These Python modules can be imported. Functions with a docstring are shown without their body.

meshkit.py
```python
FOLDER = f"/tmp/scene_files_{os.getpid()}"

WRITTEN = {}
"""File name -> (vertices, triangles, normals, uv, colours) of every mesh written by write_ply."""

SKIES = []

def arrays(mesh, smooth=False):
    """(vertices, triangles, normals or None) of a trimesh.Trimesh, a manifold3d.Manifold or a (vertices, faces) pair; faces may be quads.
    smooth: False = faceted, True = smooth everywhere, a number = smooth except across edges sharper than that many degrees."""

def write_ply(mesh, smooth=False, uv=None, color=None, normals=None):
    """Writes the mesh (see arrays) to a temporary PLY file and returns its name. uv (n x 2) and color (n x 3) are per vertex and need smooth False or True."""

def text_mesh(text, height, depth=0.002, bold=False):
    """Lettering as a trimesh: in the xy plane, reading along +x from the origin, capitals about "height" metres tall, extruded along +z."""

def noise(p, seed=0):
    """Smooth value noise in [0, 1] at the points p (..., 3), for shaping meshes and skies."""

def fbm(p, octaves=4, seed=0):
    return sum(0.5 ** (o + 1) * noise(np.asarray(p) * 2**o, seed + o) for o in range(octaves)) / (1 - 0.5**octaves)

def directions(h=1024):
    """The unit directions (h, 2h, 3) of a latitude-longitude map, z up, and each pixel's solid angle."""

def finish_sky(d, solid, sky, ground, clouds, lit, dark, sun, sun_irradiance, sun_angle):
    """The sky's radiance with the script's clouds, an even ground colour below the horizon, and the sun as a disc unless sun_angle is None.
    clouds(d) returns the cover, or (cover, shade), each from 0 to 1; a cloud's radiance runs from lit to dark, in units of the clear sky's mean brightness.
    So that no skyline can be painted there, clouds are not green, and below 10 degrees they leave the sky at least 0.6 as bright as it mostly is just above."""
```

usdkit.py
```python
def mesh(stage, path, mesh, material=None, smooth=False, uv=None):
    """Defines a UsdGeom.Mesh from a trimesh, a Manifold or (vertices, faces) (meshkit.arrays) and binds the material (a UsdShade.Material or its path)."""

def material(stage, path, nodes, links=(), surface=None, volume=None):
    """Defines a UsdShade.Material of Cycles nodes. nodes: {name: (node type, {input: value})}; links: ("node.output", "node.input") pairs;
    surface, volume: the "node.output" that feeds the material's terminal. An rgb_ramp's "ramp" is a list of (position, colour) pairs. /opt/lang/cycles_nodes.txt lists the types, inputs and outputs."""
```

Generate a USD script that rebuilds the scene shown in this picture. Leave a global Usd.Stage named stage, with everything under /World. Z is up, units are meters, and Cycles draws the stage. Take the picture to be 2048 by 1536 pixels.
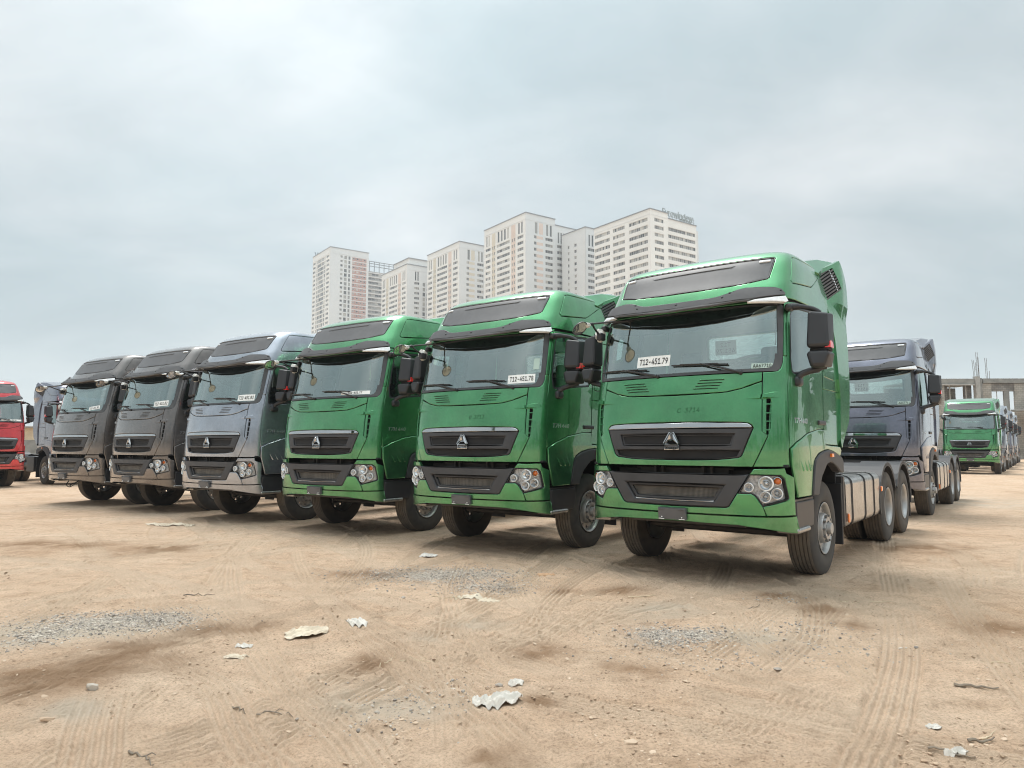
import math, random
import numpy as np, trimesh, shapely, manifold3d
import mapbox_earcut as earcut
from shapely.geometry import Polygon, LineString, box as sbox, Point
from shapely import affinity
from scipy.interpolate import PchipInterpolator as PCH
from scipy.spatial import cKDTree
import usdkit, meshkit
from pxr import Usd, UsdGeom, UsdLux, UsdShade, Gf, Sdf, Vt

random.seed(7)
RNG = np.random.default_rng(7)
PI = math.pi
stage = Usd.Stage.CreateInMemory()
UsdGeom.SetStageUpAxis(stage, UsdGeom.Tokens.z)
UsdGeom.SetStageMetersPerUnit(stage, 1.0)
UsdGeom.Xform.Define(stage, '/World')
UsdGeom.Scope.Define(stage, '/World/Looks')

# ------------------------------------------------------------------ camera, sky, sun, exposure
CAM_H = 1.514
cam = UsdGeom.Camera.Define(stage, '/World/camera')
cam.AddTranslateOp().Set(Gf.Vec3d(0, 0, CAM_H))
cam.AddRotateXOp().Set(90 + 4.931)
cam.CreateHorizontalApertureAttr(36.0)
cam.CreateVerticalApertureAttr(27.0)
cam.CreateFocalLengthAttr(24.73)
cam.CreateClippingRangeAttr(Gf.Vec2f(0.1, 5000))
cam.CreateExposureAttr(0.78)

SUN_EL, SUN_AZ = math.radians(66), math.radians(-24)      # azimuth = atan2(x, y) of the direction towards the sun
sun_dir = np.array([math.cos(SUN_EL) * math.sin(SUN_AZ), math.cos(SUN_EL) * math.cos(SUN_AZ), math.sin(SUN_EL)])
sun = UsdLux.DistantLight.Define(stage, '/World/sun')
sun.CreateIntensityAttr(0.40)
sun.CreateAngleAttr(26.0)
sun.CreateNormalizeAttr(True) if hasattr(sun, 'CreateNormalizeAttr') else None
sun.CreateColorAttr(Gf.Vec3f(1.0, 0.965, 0.92))
sun.AddTransformOp().Set(Gf.Matrix4d().SetRotate(Gf.Rotation(Gf.Vec3d(0, 0, 1), Gf.Vec3d(*sun_dir))))

sky_mat = usdkit.material(stage, '/World/Looks/sky', {
    'sky': ('sky_texture', {'sky_type': 'single_scattering', 'sun_disc': False, 'sun_elevation': SUN_EL, 'sun_rotation': SUN_AZ, 'aerosol_density': 2.0}),
    'tc': ('texture_coordinate', {}),
    'xyz': ('separate_xyz', {}),
    'zc': ('math', {'math_type': 'maximum', 'value2': 0.0}),
    'den': ('math', {'math_type': 'add', 'value2': 0.32}),
    'dx': ('math', {'math_type': 'divide'}), 'dy': ('math', {'math_type': 'divide'}),
    'pl': ('combine_xyz', {}),
    'map': ('mapping', {'location': (3.1, 0.55, 0.0), 'scale': (1.0, 1.35, 1.0)}),
    'n1': ('noise_texture', {'scale': 1.25, 'detail': 6.0, 'roughness': 0.52, 'distortion': 0.25}),
    'map2': ('mapping', {'location': (8.3, 2.2, 0.0), 'scale': (1.0, 1.6, 1.0)}),
    'n2': ('noise_texture', {'scale': 2.3, 'detail': 6.0, 'roughness': 0.55, 'distortion': 0.5}),
    'r1': ('rgb_ramp', {'ramp': [(0.0, (2.2, 2.75, 2.92)), (0.36, (2.7, 3.2, 3.34)), (0.50, (3.22, 3.6, 3.7)), (0.62, (3.8, 4.06, 4.12)), (0.8, (4.6, 4.74, 4.76)), (1.0, (5.3, 5.38, 5.35))]}),
    'r2': ('rgb_ramp', {'ramp': [(0.2, (0.86, 0.87, 0.88)), (0.5, (1.0, 1.0, 1.0)), (0.8, (1.12, 1.11, 1.10))]}),
    'mul': ('mix', {'mix_type': 'multiply', 'fac': 1.0}),
    # overcast is brightest overhead; the unseen zenith is raised further to lighten the ground
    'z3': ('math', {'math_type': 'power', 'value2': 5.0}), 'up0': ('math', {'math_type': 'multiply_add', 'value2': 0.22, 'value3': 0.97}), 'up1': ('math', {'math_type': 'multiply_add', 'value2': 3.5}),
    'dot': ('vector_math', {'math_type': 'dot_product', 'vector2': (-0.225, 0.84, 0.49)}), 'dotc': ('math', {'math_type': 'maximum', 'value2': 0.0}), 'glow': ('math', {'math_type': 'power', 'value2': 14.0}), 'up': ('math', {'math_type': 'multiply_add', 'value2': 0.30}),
    'upc': ('combine_xyz', {}),
    'mul2': ('mix', {'mix_type': 'multiply', 'fac': 1.0}),
    'cov': ('mix', {'mix_type': 'mix', 'fac': 0.93}),
    'bg': ('background_shader', {'strength': 0.1}),
}, [('tc.generated', 'xyz.vector'), ('xyz.z', 'zc.value1'), ('zc.value', 'den.value1'), ('xyz.x', 'dx.value1'), ('den.value', 'dx.value2'),
    ('xyz.y', 'dy.value1'), ('den.value', 'dy.value2'), ('dx.value', 'pl.x'), ('dy.value', 'pl.y'), ('pl.vector', 'map.vector'), ('map.vector', 'n1.vector'),
    ('pl.vector', 'map2.vector'), ('map2.vector', 'n2.vector'), ('n1.fac', 'r1.fac'), ('n2.fac', 'r2.fac'), ('r1.color', 'mul.color1'), ('r2.color', 'mul.color2'),
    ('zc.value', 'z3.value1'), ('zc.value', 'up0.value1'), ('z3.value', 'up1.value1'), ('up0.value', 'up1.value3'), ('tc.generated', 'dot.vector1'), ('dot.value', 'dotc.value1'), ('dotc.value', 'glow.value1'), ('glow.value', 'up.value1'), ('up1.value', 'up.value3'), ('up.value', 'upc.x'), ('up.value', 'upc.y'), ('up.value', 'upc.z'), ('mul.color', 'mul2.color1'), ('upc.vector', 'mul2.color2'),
    ('sky.color', 'cov.color1'), ('mul2.color', 'cov.color2'), ('cov.color', 'bg.color')], surface='bg.background')
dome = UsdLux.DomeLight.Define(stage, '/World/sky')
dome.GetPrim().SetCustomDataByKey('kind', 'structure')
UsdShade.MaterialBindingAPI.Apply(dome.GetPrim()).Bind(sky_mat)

# ------------------------------------------------------------------ helpers
_used = {}
def numbered(parent, name):
    k = (parent, name); n = _used.get(k, 0); _used[k] = n + 1
    return f'{parent}/{name}' if n == 0 else f'{parent}/{name}_{n:03d}'
def tag(p, label=None, cat=None, group=None, kind=None):
    p = p.GetPrim() if hasattr(p, 'GetPrim') else p
    for k, v in (('label', label), ('category', cat), ('group', group), ('kind', kind)):
        if v: p.SetCustomDataByKey(k, v)
    return p
def arr(m, smooth=35):
    """(V, F, N) of anything"""
    if isinstance(m, tuple) and len(m) == 3 and not isinstance(m[0], trimesh.Trimesh): return m
    v, f, n = meshkit.arrays(m, smooth)
    if n is None:
        t = v[f]; nn = np.cross(t[:, 1] - t[:, 0], t[:, 2] - t[:, 0]); nn /= np.linalg.norm(nn, axis=1, keepdims=True) + 1e-15
        v = t.reshape(-1, 3); n = np.repeat(nn, 3, 0); f = np.arange(len(v)).reshape(-1, 3)
    return v, f, n
def cat(*ms, smooth=35):
    V, F, N, o = [], [], [], 0
    for m in ms:
        if m is None: continue
        v, f, n = arr(m, smooth); V.append(v); F.append(f + o); N.append(n); o += len(v)
    return np.vstack(V), np.vstack(F), np.vstack(N)
def xf(m, R=None, t=(0, 0, 0), smooth=35):
    v, f, n = arr(m, smooth)
    if R is not None: v, n = v @ np.asarray(R).T, n @ np.asarray(R).T
    return v + np.asarray(t, float), f, n
def mirx(m, smooth=35):
    v, f, n = arr(m, smooth); s = np.array([-1, 1, 1.0])
    return v * s, f[:, ::-1], n * s
def put(path, m, mat, smooth=35, primvars=None):
    v, f, n = arr(m, smooth)
    p = UsdGeom.Mesh.Define(stage, path)
    p.CreatePointsAttr(Vt.Vec3fArray.FromNumpy(np.ascontiguousarray(v, np.float32)))
    p.CreateFaceVertexCountsAttr(Vt.IntArray.FromNumpy(np.full(len(f), 3, np.int32)))
    p.CreateFaceVertexIndicesAttr(Vt.IntArray.FromNumpy(np.ascontiguousarray(f, np.int32).ravel()))
    p.CreateSubdivisionSchemeAttr('none')
    p.CreateNormalsAttr(Vt.Vec3fArray.FromNumpy(np.ascontiguousarray(n, np.float32))); p.SetNormalsInterpolation('vertex')
    for k, a in (primvars or {}).items():
        UsdGeom.PrimvarsAPI(p).CreatePrimvar(k, Sdf.ValueTypeNames.FloatArray, 'vertex').Set(Vt.FloatArray.FromNumpy(np.ascontiguousarray(a, np.float32)))
    UsdShade.MaterialBindingAPI.Apply(p.GetPrim()).Bind(mat)
    return p.GetPrim()
SMALL = {'vent_slots', 'wheel_nuts', 'louvres', 'duct_louvres', 'bolts', 'model_lettering', 'chrome_relief'}
def part(parent, name, m, mat, label=None, smooth=35):
    p = put(numbered(str(parent.GetPath()), name), m, mat, smooth)
    if name in SMALL: p.SetCustomDataByKey('kind', 'stuff')
    if label: p.SetCustomDataByKey('label', label)
    return p
def thing(name, label, cat_, loc=(0, 0, 0), rz=0.0, group=None):
    x = UsdGeom.Xform.Define(stage, numbered('/World', name))
    x.AddTranslateOp().Set(Gf.Vec3d(*map(float, loc))); x.AddRotateZOp().Set(float(math.degrees(rz)))
    return tag(x, label, cat_, group)
def top(name, m, mat, label=None, cat_=None, group=None, kind=None, smooth=35, primvars=None):
    return tag(put(numbered('/World', name), m, mat, smooth, primvars), label, cat_, group, kind)
def cbox(x0, x1, y0, y1, z0, z1, b=0.006):
    b = min(b, (x1 - x0) / 2.2, (y1 - y0) / 2.2, (z1 - z0) / 2.2)
    P = []
    for i, (a, c) in enumerate(((x0, x1), (y0, y1), (z0, z1))): pass
    for X in (0, 1):
        for Y in (0, 1):
            for Z in (0, 1):
                c = [(x0, x1)[X], (y0, y1)[Y], (z0, z1)[Z]]; s = [1 - 2 * X, 1 - 2 * Y, 1 - 2 * Z]
                for k in range(3):
                    q = list(c)
                    for j in range(3):
                        if j != k: q[j] += s[j] * b
                    P.append(q)
    return hull(P)
def hull(P):
    return arr(manifold3d.Manifold.hull_points(np.asarray(P, float)), 20)
def rbox(x0, x1, y0, y1, z0, z1, r=0.03, n=12):
    s = manifold3d.Manifold.sphere(r, n)
    P = s.to_mesh().vert_properties[:, :3]
    Q = [P + [X, Y, Z] for X in (x0 + r, x1 - r) for Y in (y0 + r, y1 - r) for Z in (z0 + r, z1 - r)]
    return arr(manifold3d.Manifold.hull_points(np.vstack(Q)), 50)
def tube(pts, r, n=8, cap=True):
    pts = np.asarray(pts, float); r = np.broadcast_to(np.asarray(r, float), len(pts))
    t = np.gradient(pts, axis=0); t /= np.linalg.norm(t, axis=1, keepdims=True) + 1e-12
    u = np.cross(t[0], [0, 0, 1.0]); u = np.cross(t[0], [1.0, 0, 0]) if np.linalg.norm(u) < .1 else u
    rings = []
    for p, d, rr in zip(pts, t, r):
        u = u - d * (u @ d); u /= np.linalg.norm(u) + 1e-12; w = np.cross(d, u)
        a = np.linspace(0, 2 * PI, n, endpoint=False)[:, None]
        rings.append(p + rr * (np.cos(a) * u + np.sin(a) * w))
    V = np.vstack(rings); F = []
    for i in range(len(pts) - 1):
        for j in range(n):
            a, b = i * n + j, i * n + (j + 1) % n; F += [(a, b, a + n), (b, b + n, a + n)]
    if cap:
        V = np.vstack([V, pts[0], pts[-1]]); c0, c1 = len(V) - 2, len(V) - 1; o = (len(pts) - 1) * n
        F += [(c0, (j + 1) % n, j) for j in range(n)] + [(c1, o + j, o + (j + 1) % n) for j in range(n)]
    return arr((V, np.array(F)), 40)
def lathe_x(prof, n=48, smooth=32):
    """prof: (x, r) points, revolved round the x axis; outward normals when the profile runs with r left of its direction"""
    prof = np.asarray(prof, float); a = np.linspace(0, 2 * PI, n, endpoint=False)
    V = np.stack([np.broadcast_to(prof[:, 0, None], (len(prof), n)), prof[:, 1, None] * np.cos(a), prof[:, 1, None] * np.sin(a)], -1).reshape(-1, 3)
    F = []
    for i in range(len(prof) - 1):
        for j in range(n):
            p, q = i * n + j, i * n + (j + 1) % n; F += [(p, q, p + n), (q, q + n, p + n)]
    return arr(trimesh.Trimesh(V, F, process=False), smooth)
def earc(poly):
    rings = [np.asarray(poly.exterior.coords)[:-1]] + [np.asarray(h.coords)[:-1] for h in poly.interiors]
    v = np.vstack(rings); ends = np.cumsum([len(r) for r in rings]).astype(np.uint32)
    f = earcut.triangulate_float64(v, ends).reshape(-1, 3).astype(int)
    a, b, c = v[f[:, 0]], v[f[:, 1]], v[f[:, 2]]
    s = (b[:, 0] - a[:, 0]) * (c[:, 1] - a[:, 1]) - (b[:, 1] - a[:, 1]) * (c[:, 0] - a[:, 0])
    f[s < 0] = f[s < 0][:, ::-1]
    return v, f
def polys(g):
    if g.is_empty: return []
    return [p for p in getattr(g, 'geoms', [g]) if p.geom_type == 'Polygon' and p.area > 1e-9]
def extr(poly, d, axis='z', at=0.0, smooth=25):
    """Extrude a shapely polygon. axis z: (x, y) -> +z; axis x: (y, z) -> +x; axis y: (x, z) -> -y direction thickness d from at"""
    ms = []
    for p in polys(poly):
        m = trimesh.creation.extrude_polygon(p, d, engine='earcut'); v = np.array(m.vertices)
        if axis == 'z': w = v + [0, 0, at]
        elif axis == 'x': w = np.stack([v[:, 2] + at, v[:, 0], v[:, 1]], 1)
        else: w = np.stack([v[:, 0], at - v[:, 2], v[:, 1]], 1)
        ms.append(arr(trimesh.Trimesh(w, m.faces, process=True), smooth))
    return cat(*ms)
def spline(P, n=24):
    P = np.asarray(P, float); t = np.r_[0, np.cumsum(np.linalg.norm(np.diff(P, axis=0), axis=1))]
    return PCH(t, P)(np.linspace(0, t[-1], n))
def rnd(poly, r):
    return poly.buffer(-r, join_style=2).buffer(2 * r, quad_segs=4).buffer(-r, join_style=2) if r > 0 else poly

# ------------------------------------------------------------------ materials
L = '/World/Looks/'
def simple(name, col, rough=0.5, metal=0.0, coat=0.0, spec=0.5, var=0.0, vscale=6.0, bump=0.0, bscale=60.0, dust=0.0, dustcol=(0.42, 0.35, 0.27), obj=True):
    """a procedural surface: base colour with noise variation, optional dust that lies on upward and random areas, optional fine relief"""
    n = {'tc': ('texture_coordinate', {}), 'p': ('principled_bsdf', {'roughness': rough, 'metallic': metal, 'coat_weight': coat, 'coat_roughness': 0.06, 'specular_ior_level': spec})}
    l = []
    src = 'tc.object'
    c2 = tuple(min(1, c * (1 + var)) for c in col); c1 = tuple(c * (1 - var) for c in col)
    n['nz'] = ('noise_texture', {'scale': vscale, 'detail': 5.0, 'roughness': 0.6}); l.append((src, 'nz.vector'))
    n['rp'] = ('rgb_ramp', {'ramp': [(0.3, c1), (0.7, c2)]}); l.append(('nz.fac', 'rp.fac'))
    out = 'rp.color'
    if dust > 0:
        n['nd'] = ('noise_texture', {'scale': 2.2, 'detail': 7.0, 'roughness': 0.65}); l.append((src, 'nd.vector'))
        n['dr'] = ('map_range', {'from_min': 0.35, 'from_max': 0.8, 'to_min': 0.0, 'to_max': dust, 'clamp': True}); l.append(('nd.fac', 'dr.value'))
        n['dm'] = ('mix', {'mix_type': 'mix', 'color2': dustcol}); l += [('dr.result', 'dm.fac'), (out, 'dm.color1')]
        out = 'dm.color'
        n['rr'] = ('math', {'math_type': 'multiply_add', 'value2': 0.6, 'value3': rough}); l += [('dr.result', 'rr.value1'), ('rr.value', 'p.roughness')]
    l.append((out, 'p.base_color'))
    if bump > 0:
        n['nb'] = ('noise_texture', {'scale': bscale, 'detail': 3.0}); l.append((src, 'nb.vector'))
        n['b'] = ('bump', {'strength': 0.6, 'distance': bump}); l += [('nb.fac', 'b.height'), ('b.normal', 'p.normal')]
    return usdkit.material(stage, L + name, n, l, surface='p.BSDF')
def paint(name, col, metal=0.88, dust=0.14):
    """car paint: metallic base under a clear coat, thin road dust that grows towards the sill"""
    n = {'tc': ('texture_coordinate', {}), 'oi': ('object_info', {}),
         'nz': ('noise_texture', {'scale': 2.6, 'detail': 5.0, 'roughness': 0.6}), 'rp': ('rgb_ramp', {'ramp': [(0.3, tuple(c * .84 for c in col)), (0.7, tuple(c * 1.14 for c in col))]}),
         'nd': ('noise_texture', {'scale': 1.7, 'detail': 8.0, 'roughness': 0.62}),
         'sx': ('separate_xyz', {}), 'low': ('map_range', {'from_min': 0.5, 'from_max': 2.0, 'to_min': 1.7, 'to_max': 0.6, 'clamp': True}),
         'dr': ('map_range', {'from_min': 0.38, 'from_max': 0.78, 'to_min': 0.02, 'to_max': dust, 'clamp': True}), 'dl': ('math', {'math_type': 'multiply', 'use_clamp': True}),
         'dm': ('mix', {'mix_type': 'mix', 'color2': (0.36, 0.325, 0.265)}),
         'rr': ('math', {'math_type': 'multiply_add', 'value2': 0.9, 'value3': 0.22}), 'cw': ('math', {'math_type': 'multiply_add', 'value2': -0.5, 'value3': 1.0, 'use_clamp': True}),
         'cr': ('math', {'math_type': 'multiply_add', 'value2': 0.10, 'value3': 0.012}),
         'p': ('principled_bsdf', {'metallic': metal, 'specular_ior_level': 0.5, 'coat_ior': 1.55})}
    l = [('tc.object', 'nz.vector'), ('nz.fac', 'rp.fac'), ('tc.object', 'nd.vector'), ('nd.fac', 'dr.value'), ('tc.object', 'sx.vector'), ('sx.z', 'low.value'),
         ('dr.result', 'dl.value1'), ('low.result', 'dl.value2'), ('dl.value', 'dm.fac'), ('rp.color', 'dm.color1'), ('dm.color', 'p.base_color'),
         ('dl.value', 'rr.value1'), ('rr.value', 'p.roughness'), ('dl.value', 'cw.value1'), ('cw.value', 'p.coat_weight'), ('dl.value', 'cr.value1'), ('cr.value', 'p.coat_roughness')]
    return usdkit.material(stage, L + name, n, l, surface='p.BSDF')
M = {}
M['green'] = paint('green_paint', (0.060, 0.270, 0.106))
M['silver'] = paint('blue_grey_paint', (0.33, 0.355, 0.40))
M['taupe'] = paint('brown_grey_paint', (0.140, 0.126, 0.121), 0.8, 0.2)
M['slate'] = paint('slate_paint', (0.14, 0.147, 0.19))
M['red'] = paint('red_paint', (0.46, 0.014, 0.022), 0.4)
M['black'] = simple('black_plastic', (0.018, 0.018, 0.02), 0.42, var=.15)
M['dark'] = simple('dark_cavity', (0.008, 0.008, 0.009), 0.8)
M['plastic'] = simple('dark_grey_plastic', (0.026, 0.026, 0.029), 0.5, var=.12, bump=.0006, bscale=220, dust=.12, dustcol=(.20, .195, .19))
M['visor'] = simple('grey_visor_plastic', (0.095, 0.094, 0.098), 0.42, var=.1, dust=.15, dustcol=(.20, .195, .19))
M['frit'] = simple('windscreen_seal', (0.04, 0.042, 0.046), 0.35, var=.15, dust=.22, dustcol=(.20, .195, .19))
M['rubber'] = simple('tyre_rubber', (0.022, 0.021, 0.021), 0.75, var=.2, dust=.45, dustcol=(0.20, 0.16, 0.12), bump=.0008, bscale=90)
M['tread'] = simple('dusty_tread_rubber', (0.075, 0.066, 0.058), 0.85, var=.25, dust=.6, dustcol=(0.27, 0.215, 0.155), bump=.001, bscale=120)
M['rim'] = simple('silver_wheel_steel', (0.42, 0.42, 0.42), 0.38, metal=.75, var=.1, dust=.35, dustcol=(0.3, .26, .2))
M['nut'] = simple('wheel_nut_steel', (0.2, 0.2, 0.2), 0.4, metal=.8)
M['chrome'] = simple('chrome', (0.50, 0.51, 0.52), 0.04, metal=1.0)
M['mirror'] = simple('mirror_glass', (0.8, 0.82, 0.82), 0.02, metal=1.0)
M['alu'] = simple('tank_aluminium', (0.36, 0.35, 0.335), 0.2, metal=.85, var=.08, vscale=3, dust=.3, dustcol=(.35, .3, .24))
M['steel'] = simple('frame_steel', (0.03, 0.03, 0.032), 0.5, dust=.4, dustcol=(.2, .16, .12))
M['interior'] = simple('cab_lining', (0.55, 0.60, 0.585), 0.7, var=.05)
M['dash'] = simple('dashboard_plastic', (0.10, 0.105, 0.11), 0.6)
M['seat'] = simple('seat_cloth', (0.12, 0.13, 0.14), 0.85, var=.1)
M['seatwrap'] = simple('seat_plastic_wrap', (0.62, 0.66, 0.67), 0.35)
M['bulb'] = simple('lamp_reflector', (0.80, 0.81, 0.82), 0.1, metal=.9)
M['rimw'] = simple('bright_lamp_rim', (0.78, 0.79, 0.80), 0.25, metal=.2)
M['lampback'] = simple('lamp_housing', (0.46, 0.47, 0.48), 0.25, metal=.3, var=.45, vscale=28)
M['orange'] = simple('amber_lens', (0.75, 0.17, 0.02), 0.2, coat=1)
M['redlens'] = simple('red_lens', (0.55, 0.02, 0.015), 0.15, coat=1)
M['marker'] = simple('white_lamp_lens', (0.80, 0.82, 0.84), 0.18, coat=1.0, var=.1, vscale=25)
M['paper'] = simple('white_paper', (0.78, 0.80, 0.79), 0.7)
M['tint_paper'] = simple('pale_green_sticker', (0.40, 0.52, 0.47), 0.6)
M['ink'] = simple('black_ink', (0.02, 0.02, 0.022), 0.6)
M['pen'] = simple('marker_pen', (0.025, 0.115, 0.045), 0.4, metal=.5)
M['badge'] = simple('badge_silver', (0.66, 0.67, 0.68), 0.2, metal=.9)
M['wrap'] = simple('plastic_wrap', (0.55, 0.55, 0.52), 0.3, spec=.6, var=.15, vscale=20)
M['plate'] = simple('plate_bracket', (0.075, 0.076, 0.08), 0.45, var=.1)
M['mesh'] = usdkit.material(stage, L + 'grille_mesh', {
    'tc': ('texture_coordinate', {}), 'w': ('wave_texture', {'wave_type': 'bands', 'bands_direction': 'x', 'scale': 22.0, 'distortion': 0.0}),
    'w2': ('wave_texture', {'wave_type': 'bands', 'bands_direction': 'z', 'scale': 22.0, 'distortion': 0.0}), 'm': ('math', {'math_type': 'multiply'}),
    'nz': ('noise_texture', {'scale': 4.0, 'detail': 4.0}), 'rn': ('rgb_ramp', {'ramp': [(0.3, (0.09, 0.085, 0.078)), (0.75, (0.25, 0.23, 0.20))]}),
    'mx': ('mix', {'color1': (0.012, 0.012, 0.012)}), 'b': ('bump', {'strength': 0.8, 'distance': 0.004}), 'p': ('principled_bsdf', {'roughness': 0.5, 'metallic': 0.2})},
    [('tc.object', 'w.vector'), ('tc.object', 'w2.vector'), ('w.fac', 'm.value1'), ('w2.fac', 'm.value2'), ('tc.object', 'nz.vector'), ('nz.fac', 'rn.fac'),
     ('rn.color', 'mx.color2'), ('w.fac', 'mx.fac'), ('mx.color', 'p.base_color'), ('m.value', 'b.height'), ('b.normal', 'p.normal')], surface='p.BSDF')
def glass(name, tint, ior, rough=0.0, extra=0.0):
    return usdkit.material(stage, L + name, {'f': ('fresnel', {'IOR': ior}), 'a': ('math', {'math_type': 'add', 'value2': extra, 'use_clamp': True}), 't': ('transparent_bsdf', {'color': tint}), 'g': ('glossy_bsdf', {'roughness': rough, 'color': (0.84, 0.97, 0.95)}), 'm': ('mix_closure', {})},
        [('f.fac', 'a.value1'), ('a.value', 'm.fac'), ('t.BSDF', 'm.closure1'), ('g.BSDF', 'm.closure2')], surface='m.closure')
M['glass'] = glass('windscreen_glass', (0.82, 0.91, 0.885), 1.55, 0.01, 0.30)
M['sideglass'] = glass('side_window_glass', (0.45, 0.57, 0.54), 1.55, 0.01, 0.20)
M['lens'] = glass('headlight_lens', (0.96, 0.97, 0.98), 1.13, 0.01)

# ------------------------------------------------------------------ the cab's skin: a surface over (s, v); s runs round the plan from the middle of the front, v is height, then on over the roof
_pr = np.array([(0, .05), (.3, .058), (.6, .085), (.85, .13), (1.02, .19), (1.12, .265), (1.18, .36), (1.215, .5), (1.235, .7), (1.245, 1.0), (1.25, 1.5), (1.25, 2.0), (1.25, 2.45)])
_d = np.r_[0, np.cumsum(np.hypot(*np.diff(_pr, axis=0).T))]
_px, _py, SMAX = PCH(_d, _pr[:, 0]), PCH(_d, _pr[:, 1]), _d[-1]
DYF = PCH([.3, .5, .7, 1.0, 1.45, 1.75, 2.1, 2.34, 3.15, 3.3, 3.42, 3.7, 3.85, 4.0, 4.9], [.12, .08, .03, 0, .0, .02, .07, .13, .36, .43, .51, .70, .84, .97, 1.7])
WXF = PCH([.3, 1.5, 2.3, 2.6, 3.15, 3.4, 3.6, 3.7, 3.85, 4.0, 4.9], [1, 1, 1, .99, .955, .935, .915, .90, .865, .79, .05])
ZVF = PCH([.3, 1, 3.5, 3.7, 3.85, 4.0, 4.3, 4.9], [.3, 1, 3.5, 3.69, 3.79, 3.83, 3.86, 3.87])
def surf(s, v):
    a = np.minimum(np.abs(s), SMAX); dy = DYF(v)
    return np.stack([np.sign(s) * _px(a) * WXF(v), _py(a) * (1 - dy / 2.45) + dy, ZVF(v)], -1)
def snorm(s, v, e=2e-3):
    n = np.cross(surf(s + e, v) - surf(s - e, v), surf(s, v + e) - surf(s, v - e))
    return n / (np.linalg.norm(n, axis=-1, keepdims=True) + 1e-12)
def on_skin(V3):
    """(s, v, d) -> points"""
    s, v, d = V3.T; return surf(s, v) + d[:, None] * snorm(s, v)
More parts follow.
